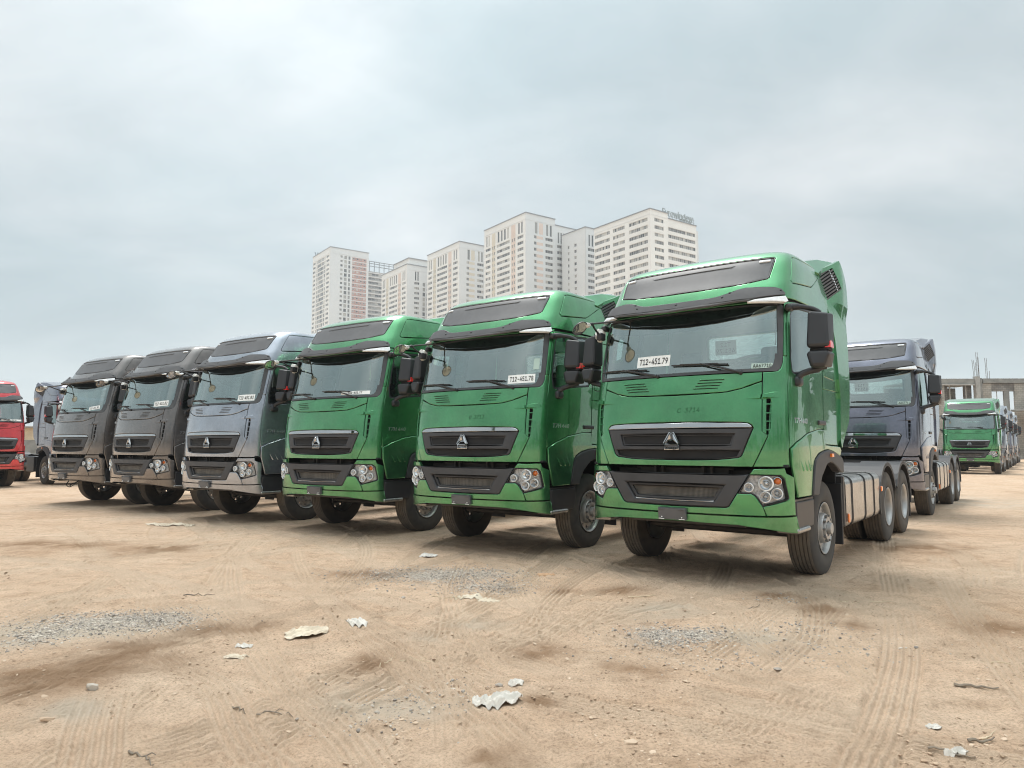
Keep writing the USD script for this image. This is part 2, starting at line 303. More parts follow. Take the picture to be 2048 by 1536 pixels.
def panel(poly, off=0.0, t=0.02, bev=0.006, g=0.055, offf=None):
    """a plate lying on the skin: outline in (s, v), face at off (or offf(s, v)), chamfered edges and a turned-in rim"""
    OFF = (lambda s, v: off) if offf is None else offf
    outs = []
    for P in polys(poly):
        inner = P.buffer(-bev, join_style=2)
        if inner.is_empty: continue
        x0, y0, x1, y1 = inner.bounds
        gx = np.arange(math.floor(x0 / g), math.ceil(x1 / g) + 1) * g; gy = np.arange(math.floor(y0 / g), math.ceil(y1 / g) + 1) * g
        cells = [(a, b, c, d) for a, c in zip(gx[:-1], gx[1:]) for b, d in zip(gy[:-1], gy[1:])]
        bx = shapely.box(*np.array(cells).T); shapely.prepare(inner)
        full = shapely.contains(inner, bx); part_ = shapely.intersection(inner, bx[~full])
        V, F, o = [], [], 0
        for (a, b, c, d) in (cc for cc, k in zip(cells, full) if k):
            V.append([(a, b), (c, b), (c, d), (a, d)]); F.append(np.array([(0, 1, 2), (0, 2, 3)]) + o); o += 4
        for gq in part_:
            for q in polys(gq):
                v, f = earc(q); V.append(v); F.append(f + o); o += len(v)
        V = np.vstack(V); F = np.vstack(F)
        n = snorm(*V.T); outs.append((surf(*V.T) + np.asarray(OFF(*V.T)).reshape(-1, 1) * n if offf is not None else surf(*V.T) + off * n, F, n))
        # chamfer ring
        ring = shapely.segmentize(P.difference(inner), g)
        for q in polys(ring):
            v, f = earc(q); dist = shapely.distance(shapely.points(v), P.boundary); isout = dist < bev * .3
            n = snorm(*v.T); o_ = OFF(*v.T); dep = np.where(isout, -bev, 0.0) + o_
            X = surf(*v.T) + dep[:, None] * n
            nb = shapely.get_coordinates(shapely.line_interpolate_point(P.boundary, shapely.line_locate_point(P.boundary, shapely.points(v)))) if False else None
            c = np.cross(X[f][:, 1] - X[f][:, 0], X[f][:, 2] - X[f][:, 0]); nn = n.copy()
            acc = np.zeros_like(X)
            for k in range(3): np.add.at(acc, f[:, k], c)
            acc /= np.linalg.norm(acc, axis=1, keepdims=True) + 1e-12
            nn = np.where(isout[:, None], acc, .6 * n + .4 * acc); nl = np.linalg.norm(nn, axis=1, keepdims=True); nn = np.where(nl > 1e-9, nn / np.maximum(nl, 1e-9), n)
            outs.append((X, f, nn))
        # rim
        for r in [P.exterior] + list(P.interiors):
            c = np.asarray(shapely.segmentize(shapely.LinearRing(r.coords), g).coords)
            if Polygon(r).exterior.is_ccw != (r is P.exterior): c = c[::-1]
            if not (shapely.LinearRing(c).is_ccw == (r is P.exterior)): c = c[::-1]
            n = snorm(*c.T); o_ = np.broadcast_to(OFF(*c.T), len(c))
            A = surf(*c.T) + (o_ - bev)[:, None] * n; B = surf(*c.T) + (o_ - t)[:, None] * n; k = len(c) - 1
            v = np.stack([A[:-1], A[1:], B[1:], B[:-1]], 1).reshape(-1, 3); b = np.arange(k)[:, None] * 4
            f = np.vstack([b + [0, 3, 1], b + [1, 3, 2]])
            tri = v.reshape(-1, 4, 3); nn = np.cross(tri[:, 3] - tri[:, 0], tri[:, 1] - tri[:, 0]); nn /= np.linalg.norm(nn, axis=1, keepdims=True) + 1e-12
            outs.append((v, f, np.repeat(nn, 4, 0)))
    return cat(*outs)
def sym(pts):
    """right-hand outline from the top centre to the bottom centre -> closed symmetric polygon"""
    pts = list(pts); return Polygon(pts + [(-a, b) for a, b in reversed(pts) if abs(a) > 1e-6])
def skin_text(txt, h, s0, v0, ang=0.0, d=0.004, dep=0.004, bold=False, slant=0.0, mirror=False, stretch=1.0):
    m = meshkit.text_mesh(txt, h, dep, bold); v = np.array(m.vertices)
    v[:, 0] = v[:, 0] * stretch + v[:, 1] * slant
    x = v[:, 0] * math.cos(ang) - v[:, 1] * math.sin(ang); y = v[:, 0] * math.sin(ang) + v[:, 1] * math.cos(ang)
    return arr((on_skin(np.stack([s0 + x, v0 + y, d + v[:, 2]], 1)), np.array(m.faces)), 20)

# ------------------------------------------------------------------ wheels
TR, WZ = 0.551, 0.533          # tyre radius, height of the axle (the tyres stand 18 mm in the soft ground)
def tyre_mesh(w=0.30):
    h = w / 2
    P = [(-h + .02, .30), (-h, .335), (-h - .006, .40), (-h - .002, .46), (-h + .008, .505), (-h + .016, .528), (-h + .03, TR - .006)]
    side = lathe_x(P, 64, 30); other = mirx(side)
    T, gw, gd = [(-h + .03, TR - .006)], .0045, .014
    gr = [-.088, -.043, 0, .043, .088]
    for gx in gr:
        T += [(gx - gw - .001, TR), (gx - gw + .001, TR - gd), (gx + gw - .001, TR - gd), (gx + gw + .001, TR)]
    T += [(h - .03, TR - .006)]
    return cat(side, other), lathe_x(T, 96, 20)
def ring_holes(r0, r1, x0, x1, nh, rh, hr, n=64):
    m = manifold3d.Manifold.cylinder(x1 - x0, r1, r1, n) - manifold3d.Manifold.cylinder(x1 - x0 + 1, r0, r0, n).translate([0, 0, -.5])
    for k in range(nh):
        a = 2 * PI * k / nh; m = m - manifold3d.Manifold.cylinder(1, hr, hr, 14).translate([rh * math.cos(a), rh * math.sin(a), -.5])
    m = m.rotate([0, 90, 0]).translate([x0, 0, 0]); return arr(m, 25)
def nuts(x, r, n, s=.014, l=.03):
    return cat(*[xf(arr(manifold3d.Manifold.cylinder(l, s, s * .85, 6).rotate([0, 90, 0]), 20), t=(x, r * math.cos(2 * PI * k / n), r * math.sin(2 * PI * k / n))) for k in range(n)])
TY_S, TY_T = tyre_mesh()
RIM_LIP = lathe_x([(.10, .27), (.125, .282), (.140, .298), (.148, .302), (.150, .296), (.143, .284), (.118, .268), (.06, .262), (.0, .262)], 56, 40)
FRIM = cat(RIM_LIP, ring_holes(.175, .262, .075, .088, 10, .226, .021), lathe_x([(.088, .178), (.15, .172), (.162, .165), (.165, .10), (.165, .0)], 40, 30), lathe_x([(-.15, .29), (-.13, .28), (.06, .27)], 40, 40))
FHUB = cat(lathe_x([(.165, .135), (.185, .132), (.185, .09), (.17, .088), (.17, 0)], 36, 30), lathe_x([(.17, .07), (.225, .066), (.23, .058), (.23, .0)], 28, 30))
FNUT = nuts(.165, .15, 10)
RRIM = cat(RIM_LIP, lathe_x([(.06, .262), (-.02, .245), (-.04, .20), (-.035, .17), (-.01, .15)], 48, 35), ring_holes(.15, .245, -.045, -.03, 10, .212, .022))
RHUB = cat(lathe_x([(-.035, .15), (-.01, .148), (-.01, .11), (.06, .105), (.075, .09), (.075, 0)], 36, 30))
RNUT = nuts(-.01, .165, 10)
def wheel(t, x, y, left, rear):
    """left = on the picture's left (x < 0)"""
    name = 'rear_wheel' if rear else 'front_wheel'
    place = lambda m, xx: xf(mirx(m) if left else m, t=(-xx if left else xx, y, WZ))
    xo = abs(x)
    w = part(t, name, place(RRIM if rear else FRIM, xo), M['rim'])
    part(w, 'tyre', place(TY_S, xo) if not rear else cat(place(TY_S, xo), place(TY_S, xo - .335)), M['rubber'])
    part(w, 'tread', place(TY_T, xo) if not rear else cat(place(TY_T, xo), place(TY_T, xo - .335)), M['tread'])
    part(w, 'hub', place(RHUB if rear else FHUB, xo), M['rim'])
    part(w, 'wheel_nuts', place(RNUT if rear else FNUT, xo), M['nut'])

# ------------------------------------------------------------------ the tractor truck
G_ = 0.006
def P2(*a): return Polygon(a)
grille_hole = sym([(0, 1.764), (.45, 1.760), (.78, 1.751), (.85, 1.742), (.885, 1.722), (.903, 1.692), (.785, 1.405), (.765, 1.382), (.735, 1.370), (.543, 1.350), (.3, 1.343), (0, 1.342)])
hood = sym([(0, 2.066), (.3, 2.068), (.60, 2.078), (.77, 2.112), (.978, 2.182), (.984, 2.06), (.970, 2.004), (.986, 1.99), (.986, 1.655), (1.048, 1.606), (.886, 1.275), (0, 1.275)])
front_poly = hood.difference(grille_hole.buffer(.004))
cowl = sym([(0, 2.292), (.978, 2.290), (.978, 2.196), (.77, 2.124), (.60, 2.090), (.3, 2.080), (0, 2.078)])
duct = P2((.992, 2.002), (1.075, 2.002), (1.085, 1.96), (1.086, 1.84), (1.080, 1.68), (1.052, 1.610), (.994, 1.658))
corner = P2((.990, 2.290), (1.10, 2.292), (1.150, 2.302), (1.185, 2.335), (1.206, 2.40), (1.212, 2.47), (1.270, 2.47), (1.272, 2.36), (1.280, 2.10), (1.300, 1.71), (1.306, 1.275), (.896, 1.275), (1.056, 1.604), (.994, 1.652), (.994, 1.99), (.978, 2.006), (.992, 2.06)).difference(duct.buffer(.001))
pillar = P2((1.214, 2.476), (1.270, 2.476), (1.282, 3.00), (1.296, 3.05), (1.31, 3.115), (1.25, 3.10), (1.236, 3.05))
header = sym([(0, 3.155), (1.25, 3.150), (1.32, 3.146), (1.312, 3.122), (1.24, 3.108), (1.18, 3.10), (0, 3.085)])
ws_out = rnd(sym([(0, 3.085), (1.20, 3.085), (1.236, 3.05), (1.208, 2.46), (1.20, 2.385), (1.175, 2.330), (1.135, 2.300), (0, 2.298)]), .02)
ws_in = rnd(sym([(0, 2.905), (1.08, 2.915), (1.135, 2.925), (1.110, 2.45), (1.095, 2.385), (1.07, 2.350), (1.02, 2.338), (0, 2.334)]), .02)
ws_in2 = rnd(sym([(0, 2.832), (.30, 2.834), (.58, 2.848), (.98, 2.895), (1.06, 2.925), (1.134, 2.985), (1.110, 2.45), (1.095, 2.385), (1.07, 2.350), (1.02, 2.338), (0, 2.334)]), .012)
DR = 2.445                                   # s of the door's rear edge
sw = rnd(P2((1.352, 2.96), (1.40, 3.045), (1.55, 3.075), (2.36, 3.115), (2.395, 3.08), (2.385, 2.42), (2.35, 2.375), (1.84, 2.33), (1.41, 2.285), (1.362, 2.31), (1.330, 2.46)), .015)
door = P2((1.290, 3.02), (1.318, 3.115), (1.50, 3.128), (DR, 3.150), (DR, 1.694), (2.20, 1.689), (1.80, 1.639), (1.45, 1.539), (1.314, 1.474), (1.304, 1.71), (1.284, 2.10), (1.274, 2.40))
sidep = P2((DR + .012, 3.150), (3.20, 3.175), (3.14, 2.9), (3.20, 2.35), (3.22, 2.10), (3.18, 1.60), (3.10, 1.50), (DR + .012, 1.52))
skirt = P2((1.316, 1.468), (1.45, 1.533), (1.80, 1.633), (2.20, 1.683), (DR, 1.688), (DR, 1.506), (3.10, 1.486), (3.15, 1.44), (3.08, 1.372), (2.80, 1.425), (2.55, 1.455), (2.30, 1.444), (2.10, 1.410), (1.95, 1.350), (1.895, 1.28), (1.86, 1.16), (1.80, .948), (1.405, .948), (1.318, 1.28))
arch = P2((1.805, .948), (1.866, 1.16), (1.90, 1.275), (1.955, 1.344), (2.105, 1.404), (2.30, 1.438), (2.55, 1.449), (2.80, 1.419), (3.08, 1.366), (3.16, 1.31), (3.16, 1.16), (2.98, 1.18), (2.85, 1.242), (2.70, 1.285), (2.53, 1.308), (2.38, 1.275), (2.23, 1.20), (2.10, 1.09), (2.03, .948))
cap_full = Polygon([(-3.30, 3.165), (-3.22, 3.40), (-3.20, 3.60), (-3.34, 3.84), (-3.36, 4.88), (3.36, 4.88), (3.34, 3.84), (3.20, 3.60), (3.22, 3.40), (3.30, 3.165), (1.32, 3.160), (0, 3.165), (-1.32, 3.160)])
roofwin = sym([(0, 3.705), (1.085, 3.712), (1.10, 3.695), (1.035, 3.425), (1.01, 3.405), (.725, 3.358), (.3, 3.340), (0, 3.340)])
recess = P2((1.40, 3.74), (1.47, 3.765), (2.55, 3.80), (2.93, 3.79), (2.95, 3.72), (2.25, 3.435), (2.15, 3.425), (1.42, 3.365), (1.365, 3.40))
recess = rnd(recess, .02)
def both(m): return [m, mirx(m)]
PM = {}
def prep():
    """the meshes that all the trucks share"""
    flare = lambda s, v: .012 + .022 * np.clip((1.66 - v) / .25, 0, 1)
    PM['front_panel'] = panel(front_poly, .004)
    vents = []
    for s0, s1 in ((.30, .585), (-.685, -.385)):
        for k in range(4):
            v = 2.222 - .031 * k; sh = .022 * k; sgn = 1 if s0 > 0 else -1
            q = P2((s0 - sgn * 0 - sh * (1 if s0 > 0 else -1) * 1.0, v), (s1 - sh * (1 if s0 > 0 else -1), v), (s1 - sh * (1 if s0 > 0 else -1) - .01, v + .006), (s0 - sh * (1 if s0 > 0 else -1) + .01, v + .006))
            vents.append(q)
    slot = shapely.union_all(vents)
    PM['cowl_panel'] = panel(cowl, .004)
    PM['vent_slot'] = cat(*[panel(affinity.translate(q, 0, -.0025), .0056, .004, .0005) for q in vents])  # thin dark strips that paint in the shade under each slat
    PM['cowl_slot'] = [panel(affinity.translate(q, 0, .004), .013, .014, .002) for q in vents]
    PM['corner_panel'] = panel(corner, .004)
    duct_wall = panel(duct.buffer(.004), -.075, .01, .001)
    sl = cat(*[hull([on_skin(np.array([[a, v + d * .10, -d]]))[0] for a in (1.03, 1.088) for d in (.004, .07) for v in (z, z - .012)]) for z in (1.95, 1.855, 1.765, 1.675)])
    PM['duct_louvres'] = cat(panel(P2((.992, 2.004), (1.036, 2.004), (1.036, 1.627), (.992, 1.652)), -.012, .05, .004), panel(P2((1.083, 2.004), (1.094, 2.004), (1.094, 1.65), (1.06, 1.60)), -.02, .05, .002), sl)
    PM['duct_back'] = duct_wall
    PM['ledge'] = cat(hull([on_skin(np.array([q]))[0] for q in ((.80, 2.000, .004), (.965, 2.052, .004), (.965, 1.998, .004), (.965, 2.045, .03), (.965, 2.004, .028))]),
                      hull([on_skin(np.array([q]))[0] for q in ((.992, 2.054, .004), (.992, 2.006, .004), (.992, 2.046, .03), (.992, 2.012, .028), (1.10, 2.012, .02), (1.10, 2.075, .004), (1.10, 2.060, .022), (1.265, 2.10, .003), (1.20, 2.02, .004))]))
    PM['pillar'] = panel(pillar, .004)
    PM['header'] = panel(header, .004)
    bandp = ws_out.difference(ws_in2); bt = sbox(-1.4, 2.75, 1.4, 3.2)
    PM['windscreen_frame'] = panel(ws_out.difference(ws_in2.union(sbox(-1.14, 2.5, 1.14, 3.06))), -.004, .014, .003)
    PM['shade_band'] = panel(ws_out.buffer(-.02).difference(ws_in2).intersection(sbox(-1.13, 2.6, 1.13, 3.058)), -.013, .005, .001)
    PM['windscreen'] = panel(ws_out.buffer(-.01), -.009, .0055, .001, g=.07)
    PM['door'] = panel(door.difference(sw.buffer(.01)), .004)
    PM['side_window_frame'] = panel(sw.buffer(.008).difference(sw.buffer(-.018)), -.004, .02, .003)
    PM['side_window'] = panel(sw.buffer(-.012), -.014, .005, .001, g=.09)
    emb = rnd(P2((DR + .07, 3.08), (3.05, 3.09), (3.03, 2.30), (DR + .07, 2.32)), .03)
    ring = emb.difference(emb.buffer(-.008))
    PM['side_panel'] = panel(sidep.difference(ring).difference(sbox(DR, 2.166, 4, 2.174)), .004)
    PM['side_skirt'] = cat(panel(skirt, .02, .03, .010, offf=flare))
    ribs = [hull([on_skin(np.array([q]))[0] for q in ((a - .012, 1.215, .030), (a + .034, 1.215, .030), (a - .10, 1.40, .028), (a - .085, 1.40, .028), (a + .004, 1.235, .044), (a + .016, 1.235, .044), (a - .092, 1.385, .031))]) for a in (1.55, 1.66, 1.77)]
    PM['skirt_rib'] = ribs
    PM['arch_trim'] = panel(arch, .05, .10, .014)
    capg = cap_full.difference(roofwin.buffer(.006)).difference(recess.difference(recess.buffer(-.010))).difference(affinity.scale(recess.difference(recess.buffer(-.010)), -1, 1, origin=(0, 0)))
    PM['roof_cap'] = panel(capg, .004, .02, .007)
    PM['roof_window'] = cat(panel(roofwin.difference(roofwin.buffer(-.016)), .006, .02, .004), panel(roofwin.buffer(-.018), -.002, .02, .004), panel(P2((-.6, 3.633), (.6, 3.640), (.55, 3.615), (-.55, 3.606)), .006, .02, .007))
    PM['roof_lamp'] = [panel(rnd(P2((a, 3.668), (a + .14, 3.668 + c), (a + .135, 3.64 + c), (a - .005, 3.64)), .006), .012, .02, .004) for a, c in ((.90, .004), (-1.04, 0))]
    # sun visor: a curved board standing off the header, with raised shoulders
    up = lambda s, v: (.085 + .12 * np.clip((3.22 - v) / .19, 0, 1.3)) * (1 - .45 * np.clip((np.abs(s) - .75) / .45, 0, 1) ** 1.3)
    vis = sym([(0, 3.135), (.38, 3.140), (.50, 3.160), (.70, 3.238), (.80, 3.254), (1.10, 3.256), (1.18, 3.242), (1.222, 3.19), (1.21, 3.160), (.85, 3.066), (.40, 3.034), (0, 3.024)])
    PM['sun_visor'] = cat(panel(vis, .1, .022, .006, offf=up), panel(sym([(0, 3.018), (.40, 3.028), (.85, 3.058), (.865, 3.040), (.40, 2.995), (0, 2.982)]), .1, .03, .008, offf=lambda s, v: up(s, v) + .006),
                          panel(sym([(0, 3.128), (.4, 3.132), (1.16, 3.20), (1.16, 3.16), (0, 3.10)]), .07, .07, .01))
    PM['visor_bolt'] = (lambda *a: list(a))(*[xf(arr(manifold3d.Manifold.sphere(.014, 10)), t=on_skin(np.array([[a, b, float(up(a, b)) + .001]]))[0]) for a, b in ((0, 3.085), (.55, 3.12), (-.55, 3.12), (.62, 3.19), (-.62, 3.19), (1.16, 3.215), (-1.16, 3.215))])
    lampp = P2((.830, 3.026), (.90, 3.064), (1.03, 3.100), (1.12, 3.128), (1.218, 3.152), (1.232, 3.085), (1.20, 3.058), (1.0, 3.034))
    PM['visor_lamp'] = panel(lampp, .1, .05, .008, offf=lambda s, v: up(s, v) - .004)
    # grille
    op1 = sym([(0, 1.632), (.705, 1.628), (.668, 1.503), (0, 1.503)]); op2 = sym([(0, 1.452), (.76, 1.450), (.728, 1.388), (.55, 1.362), (.3, 1.356), (0, 1.356)])
    chromep = sym([(0, 1.758), (.45, 1.754), (.78, 1.745), (.845, 1.736), (.878, 1.717), (.893, 1.694), (0, 1.698)])
    PM['grille_frame'] = cat(panel(grille_hole.buffer(-.004).difference(op1).difference(op2).difference(chromep.buffer(.003)), .004, .05, .010), panel(op1.difference(op1.buffer(-.02)), -.022, .03, .006))
    PM['chrome_strip'] = panel(chromep, .008, .02, .006)
    PM['grille_mesh'] = [panel(o.buffer(.012), -.035, .006, .001, g=.12) for o in (op1, op2)]
    # emblem: two leaning peaks over a name plate
    ex = lambda poly, d: arr((lambda m: (on_skin(np.stack([m.vertices[:, 0], m.vertices[:, 1], m.vertices[:, 2] + .006], 1)), np.array(m.faces)))(trimesh.util.concatenate([trimesh.creation.extrude_polygon(p, d, engine='earcut') for p in polys(poly)])), 20)
    out = P2((-.028, 1.652), (0, 1.642), (.028, 1.652), (.10, 1.53), (.082, 1.50), (.03, 1.555), (-.03, 1.555), (-.082, 1.50), (-.10, 1.53))
    pk = P2((-.026, 1.636), (-.006, 1.63), (-.006, 1.575), (-.04, 1.545), (-.078, 1.515), (-.085, 1.53))
    plate = P2((-.088, 1.505), (-.05, 1.52), (.05, 1.52), (.088, 1.505), (.088, 1.452), (-.088, 1.452)); pin = P2((-.078, 1.492), (.078, 1.492), (.078, 1.460), (-.078, 1.460))
    PM['emblem'] = cat(ex(out, .016), ex(plate, .014)); ring_ = out.buffer(.001).difference(out.buffer(-.009))
    PM['emblem_peak'] = cat(*[hull([on_skin(np.array([[sx * a, b, d]]))[0] for a, b, d in ((.026, 1.636, .022), (.008, 1.628, .022), (.008, 1.575, .022), (.040, 1.545, .022), (.078, 1.515, .022), (.086, 1.53, .022), (.020, 1.62, .040), (.070, 1.532, .040), (.035, 1.565, .046))]) for sx in (1, -1)], ex(ring_, .024), ex(plate.difference(plate.buffer(-.007)), .024), skin_text('CNHTC', .024, -.066, 1.462, d=.018, dep=.008, bold=True, stretch=1.35))
    # bumper
    bo = .035
    head = rnd(P2((.860, 1.192), (1.155, 1.187), (1.200, 1.152), (1.244, .955), (1.232, .935), (.977, .868), (.925, .955), (.903, .980), (.871, .996), (.742, .998)), .006)
    ins = sym([(0, 1.196), (.848, 1.196), (.650, .884), (.632, .858), (.60, .843), (0, .838)])
    insop = sym([(0, 1.078), (.60, 1.078), (.482, .898), (0, .896)])
    mid = sym([(0, .831), (.604, .836), (.640, .853), (.658, .880), (.728, .990), (.868, .989), (.897, .973), (.918, .950), (.972, .862), (1.000, .764), (0, .764)])
    cor = P2((.860, 1.200), (.905, 1.255), (1.205, 1.262), (1.225, 1.205), (1.335, 1.165), (1.332, .764), (1.008, .764), (.980, .860), (1.236, .928), (1.251, .952), (1.206, 1.156), (1.158, 1.194))
    low = sym([(0, .759), (1.330, .759), (1.342, .60), (1.325, .578), (.992, .632), (.722, .664), (.30, .670), (0, .672)])
    lowf = lambda s, v: bo + .012 + .03 * np.clip((.66 - v) / .1, 0, 1) * np.clip((np.abs(s) - .95) / .3, 0, 1)
    PM['bumper'] = panel(mid, bo + .004, .04, .006)
    PM['bumper_corner'] = panel(cor, bo, .05, .007)
    PM['bumper_lip'] = panel(low, bo, .05, .006, offf=lowf)
    PM['bumper_side'] = cat(hull([(x, y, z) for x in (1.235, 1.272) for y, z in ((.37, .74), (.37, .60), (.46, .58), (.46, .74))]))
    PM['bumper_insert'] = cat(panel(ins.difference(insop), bo + .006, .07, .014), panel(insop.difference(insop.buffer(-.035)), bo - .03, .05, .01))
    PM['bumper_mesh'] = panel(insop, -.03, .01, .001, g=.12)
    PM['bumper_strip'] = panel(sym([(0, .906), (.475, .906), (.466, .889), (0, .887)]), bo - .004, .03, .007)
    PM['lamp_housing'] = panel(head.buffer(.004), -.02, .02, .002)
    PM['lamp_bezel'] = panel(head.buffer(.004).difference(head.buffer(-.005)), bo - .004, .055, .002)
    PM['lamp_lens'] = panel(head.buffer(-.004), bo - .004, .004, .002)
    lamps, rims, bulbs = [], [], []
    for (s, v, r) in ((1.022, 1.103, .068), (1.012, .962, .052), (1.132, .997, .052), (.850, 1.060, .044)):
        c = on_skin(np.array([[s, v, -.012]]))[0]; n = snorm(np.array([s]), np.array([v]))[0]; n = n * .45 + np.array([0, -.55, 0]); n /= np.linalg.norm(n)
        bowl = [(-.004, .0), (-.004, r * .30), (.004, r * .62), (.020, r * .88), (.034, r), (.040, r * 1.07), (.034, r * 1.13), (.010, r * 1.14)]
        m = cat(lathe_x(bowl, 24, 40), xf(arr(manifold3d.Manifold.sphere(r * .22, 12)), t=(.012, 0, 0)))
        z = np.array([0, 0, 1.0]); u = np.cross(z, n); u /= np.linalg.norm(u); w = np.cross(n, u)
        lamps.append(xf(m, np.stack([n, u, w], 1), c)); rims.append(xf(lathe_x([(.028, r * .93), (.044, r * .97), (.049, r * 1.04), (.046, r * 1.15), (.024, r * 1.18)], 28, 40), np.stack([n, u, w], 1), c)); bulbs.append(xf(cat(lathe_x([(.004, r * .36), (.016, r * .34), (.022, r * .22), (.023, 0)], 16, 40)), np.stack([n, u, w], 1), c))
    PM['lamps'] = lamps; PM['lamp_rims'] = rims; PM['lamp_bulbs'] = bulbs
    c = on_skin(np.array([[1.142, 1.128, -.01]]))[0]; n = np.array([.35, -.93, 0]); n /= np.linalg.norm(n); u = np.array([.93, .35, 0]); w = np.cross(n, u)
    PM['turn_signal'] = xf(lathe_x([(.0, .036), (.02, .033), (.034, .022), (.038, 0)], 20, 50), np.stack([n, u, w], 1), c)
    PM['turn_ring'] = xf(lathe_x([(.0, .044), (.024, .044), (.026, .038), (.01, .036)], 20, 50), np.stack([n, u, w], 1), c)
    pl = P2((-.160, .815), (.168, .815), (.168, .690), (-.160, .690))
    PM['plate_bracket'] = cat(panel(pl, bo + .05, .045, .004), *[panel(sbox(a, .800, a + .07, .808), bo + .056, .01, .001) for a in (-.15, .085)], *[panel(sbox(a, .690, a + .075, .697), bo + .058, .01, .001) for a in (-.155, .085)])
    PM['plate_bolt'] = cat(*[xf(arr(manifold3d.Manifold.sphere(.008, 8)), t=on_skin(np.array([[a, .716, bo + .052]]))[0]) for a in (-.115, .12)], *[panel(sbox(a, .6955, a + .066, .701), bo + .062, .004, .001) for a in (-.15, .09)])
    # inner dark shell that closes the seams, cab back and floor
    ops = shapely.union_all([ws_out.buffer(-.05), sw.buffer(-.02), affinity.scale(sw.buffer(-.02), -1, 1, origin=(0, 0)), duct, affinity.scale(duct, -1, 1, origin=(0, 0))])
    shell = Polygon([(-3.3, 1.30), (-3.3, 3.9), (-3.0, 4.85), (3.0, 4.85), (3.3, 3.9), (3.3, 1.30)]).difference(ops)
    PM['cab_shell'] = panel(shell, -.03, .012, .001, g=.11)
    bw = Polygon([(-1.2, 1.25), (1.2, 1.25), (1.17, 3.3), (1.05, 3.72), (-1.05, 3.72), (-1.17, 3.3)]).difference(rnd(sbox(-.52, 2.74, .62, 3.06), .04))
    PM['cab_back'] = extr(bw, .03, 'y', 2.45)
    PM['cab_floor'] = cat(cbox(-1.19, 1.19, .30, 2.42, 1.27, 1.30))
    PM['rear_window'] = cbox(-.53, .63, 2.428, 2.434, 2.73, 3.07, .002)
    lin = shapely.Polygon([(-3.28, 1.5), (-3.28, 3.72), (-2.2, 4.6), (2.2, 4.6), (3.28, 3.72), (3.28, 1.5), (1.6, 1.5), (1.32, 2.2), (1.26, 3.05), (0, 3.09), (-1.26, 3.05), (-1.32, 2.2), (-1.6, 1.5)]).difference(sw.buffer(.005)).difference(affinity.scale(sw.buffer(.005), -1, 1, origin=(0, 0)))
    PM['cab_lining'] = cat(panel(lin, -.05, .006, .001, g=.13), extr(bw.buffer(-.03).difference(rnd(sbox(-.54, 2.72, .64, 3.08), .04)), .006, 'y', 2.41))
    PM['dashboard'] = cat(rbox(-1.10, 1.10, .40, .86, 2.02, 2.32, .05), rbox(.18, .92, .62, .96, 2.22, 2.43, .05), rbox(-.1, .2, .7, 1.0, 1.9, 2.35, .04))
    sta = np.radians(28); th = np.linspace(0, 2 * PI, 33); rw = np.stack([.235 * np.cos(th), .235 * np.sin(th), 0 * th], 1)
    Rw = np.array([[1, 0, 0], [0, math.cos(sta), -math.sin(sta)], [0, math.sin(sta), math.cos(sta)]])
    sp = [tube([(0, 0, -.03), (.22 * math.cos(a), .22 * math.sin(a), 0)], .014) for a in (0.3, 2.84, 4.71)]
    PM['steering_wheel'] = xf(cat(tube(rw, .017, cap=False), *sp, rbox(-.08, .08, -.07, .07, -.05, .005, .02)), Rw, (.565, 1.02, 2.50))
    def seat(x): return cat(rbox(x - .25, x + .25, 1.30, 1.80, 1.78, 1.95, .06), xf(rbox(-.25, .25, -.07, .07, 0, .72, .06), np.array([[1, 0, 0], [0, math.cos(.16), math.sin(.16)], [0, -math.sin(.16), math.cos(.16)]]), (x, 1.78, 1.88)), rbox(x - .15, x + .15, 1.86, 1.98, 2.58, 2.80, .05))
    PM['seat'] = [seat(.56), seat(-.56)]
    PM['bunk'] = rbox(-1.12, 1.12, 1.98, 2.38, 1.75, 1.98, .05)
    # mirrors (right-hand one; mirrored for the other)
    mir = cat(hull(np.vstack([xf(arr(manifold3d.Manifold.sphere(r, 12)), t=c)[0] for r, c in ((.035, (1.395, .655, 2.945)), (.035, (1.525, .700, 2.925)), (.045, (1.392, .62, 2.61)), (.045, (1.532, .66, 2.61)), (.02, (1.37, .78, 2.95)), (.02, (1.56, .82, 2.94)), (.02, (1.37, .78, 2.59)), (.02, (1.56, .82, 2.59)))])))
    lowm = hull(np.vstack([xf(arr(manifold3d.Manifold.sphere(r, 12)), t=c)[0] for r, c in ((.042, (1.392, .60, 2.492)), (.042, (1.540, .64, 2.492)), (.05, (1.425, .60, 2.395)), (.05, (1.50, .63, 2.395)), (.02, (1.37, .76, 2.50)), (.02, (1.565, .80, 2.50)), (.02, (1.40, .76, 2.38)), (.02, (1.54, .79, 2.38)))]))
    PM['mirror'] = mir; PM['mirror_lower'] = lowm
    PM['mirror_red'] = hull([(1.530, .628, 2.566), (1.584, .66, 2.566), (1.588, .78, 2.566), (1.582, .66, 2.640), (1.576, .78, 2.65), (1.55, .64, 2.615), (1.53, .72, 2.57)])
    PM['mirror_gap'] = cbox(1.37, 1.57, .64, .80, 2.53, 2.57, .01)
    PM['mirror_arm'] = cat(tube(spline([(1.225, .66, 2.235), (1.25, .655, 2.275), (1.33, .67, 2.315), (1.45, .70, 2.345), (1.52, .72, 2.36)], 14), [.042] * 3 + [.036] * 8 + [.024] * 3, 10), rbox(1.15, 1.275, .58, .74, 2.155, 2.265, .035))
    PM['mirror_upper_arm'] = cat(tube(spline([(1.17, .60, 3.045), (1.25, .66, 3.05), (1.38, .74, 3.025), (1.46, .77, 2.97)], 12), [.04] * 4 + [.028] * 8, 10), rbox(1.14, 1.22, .54, .68, 3.00, 3.08, .03))
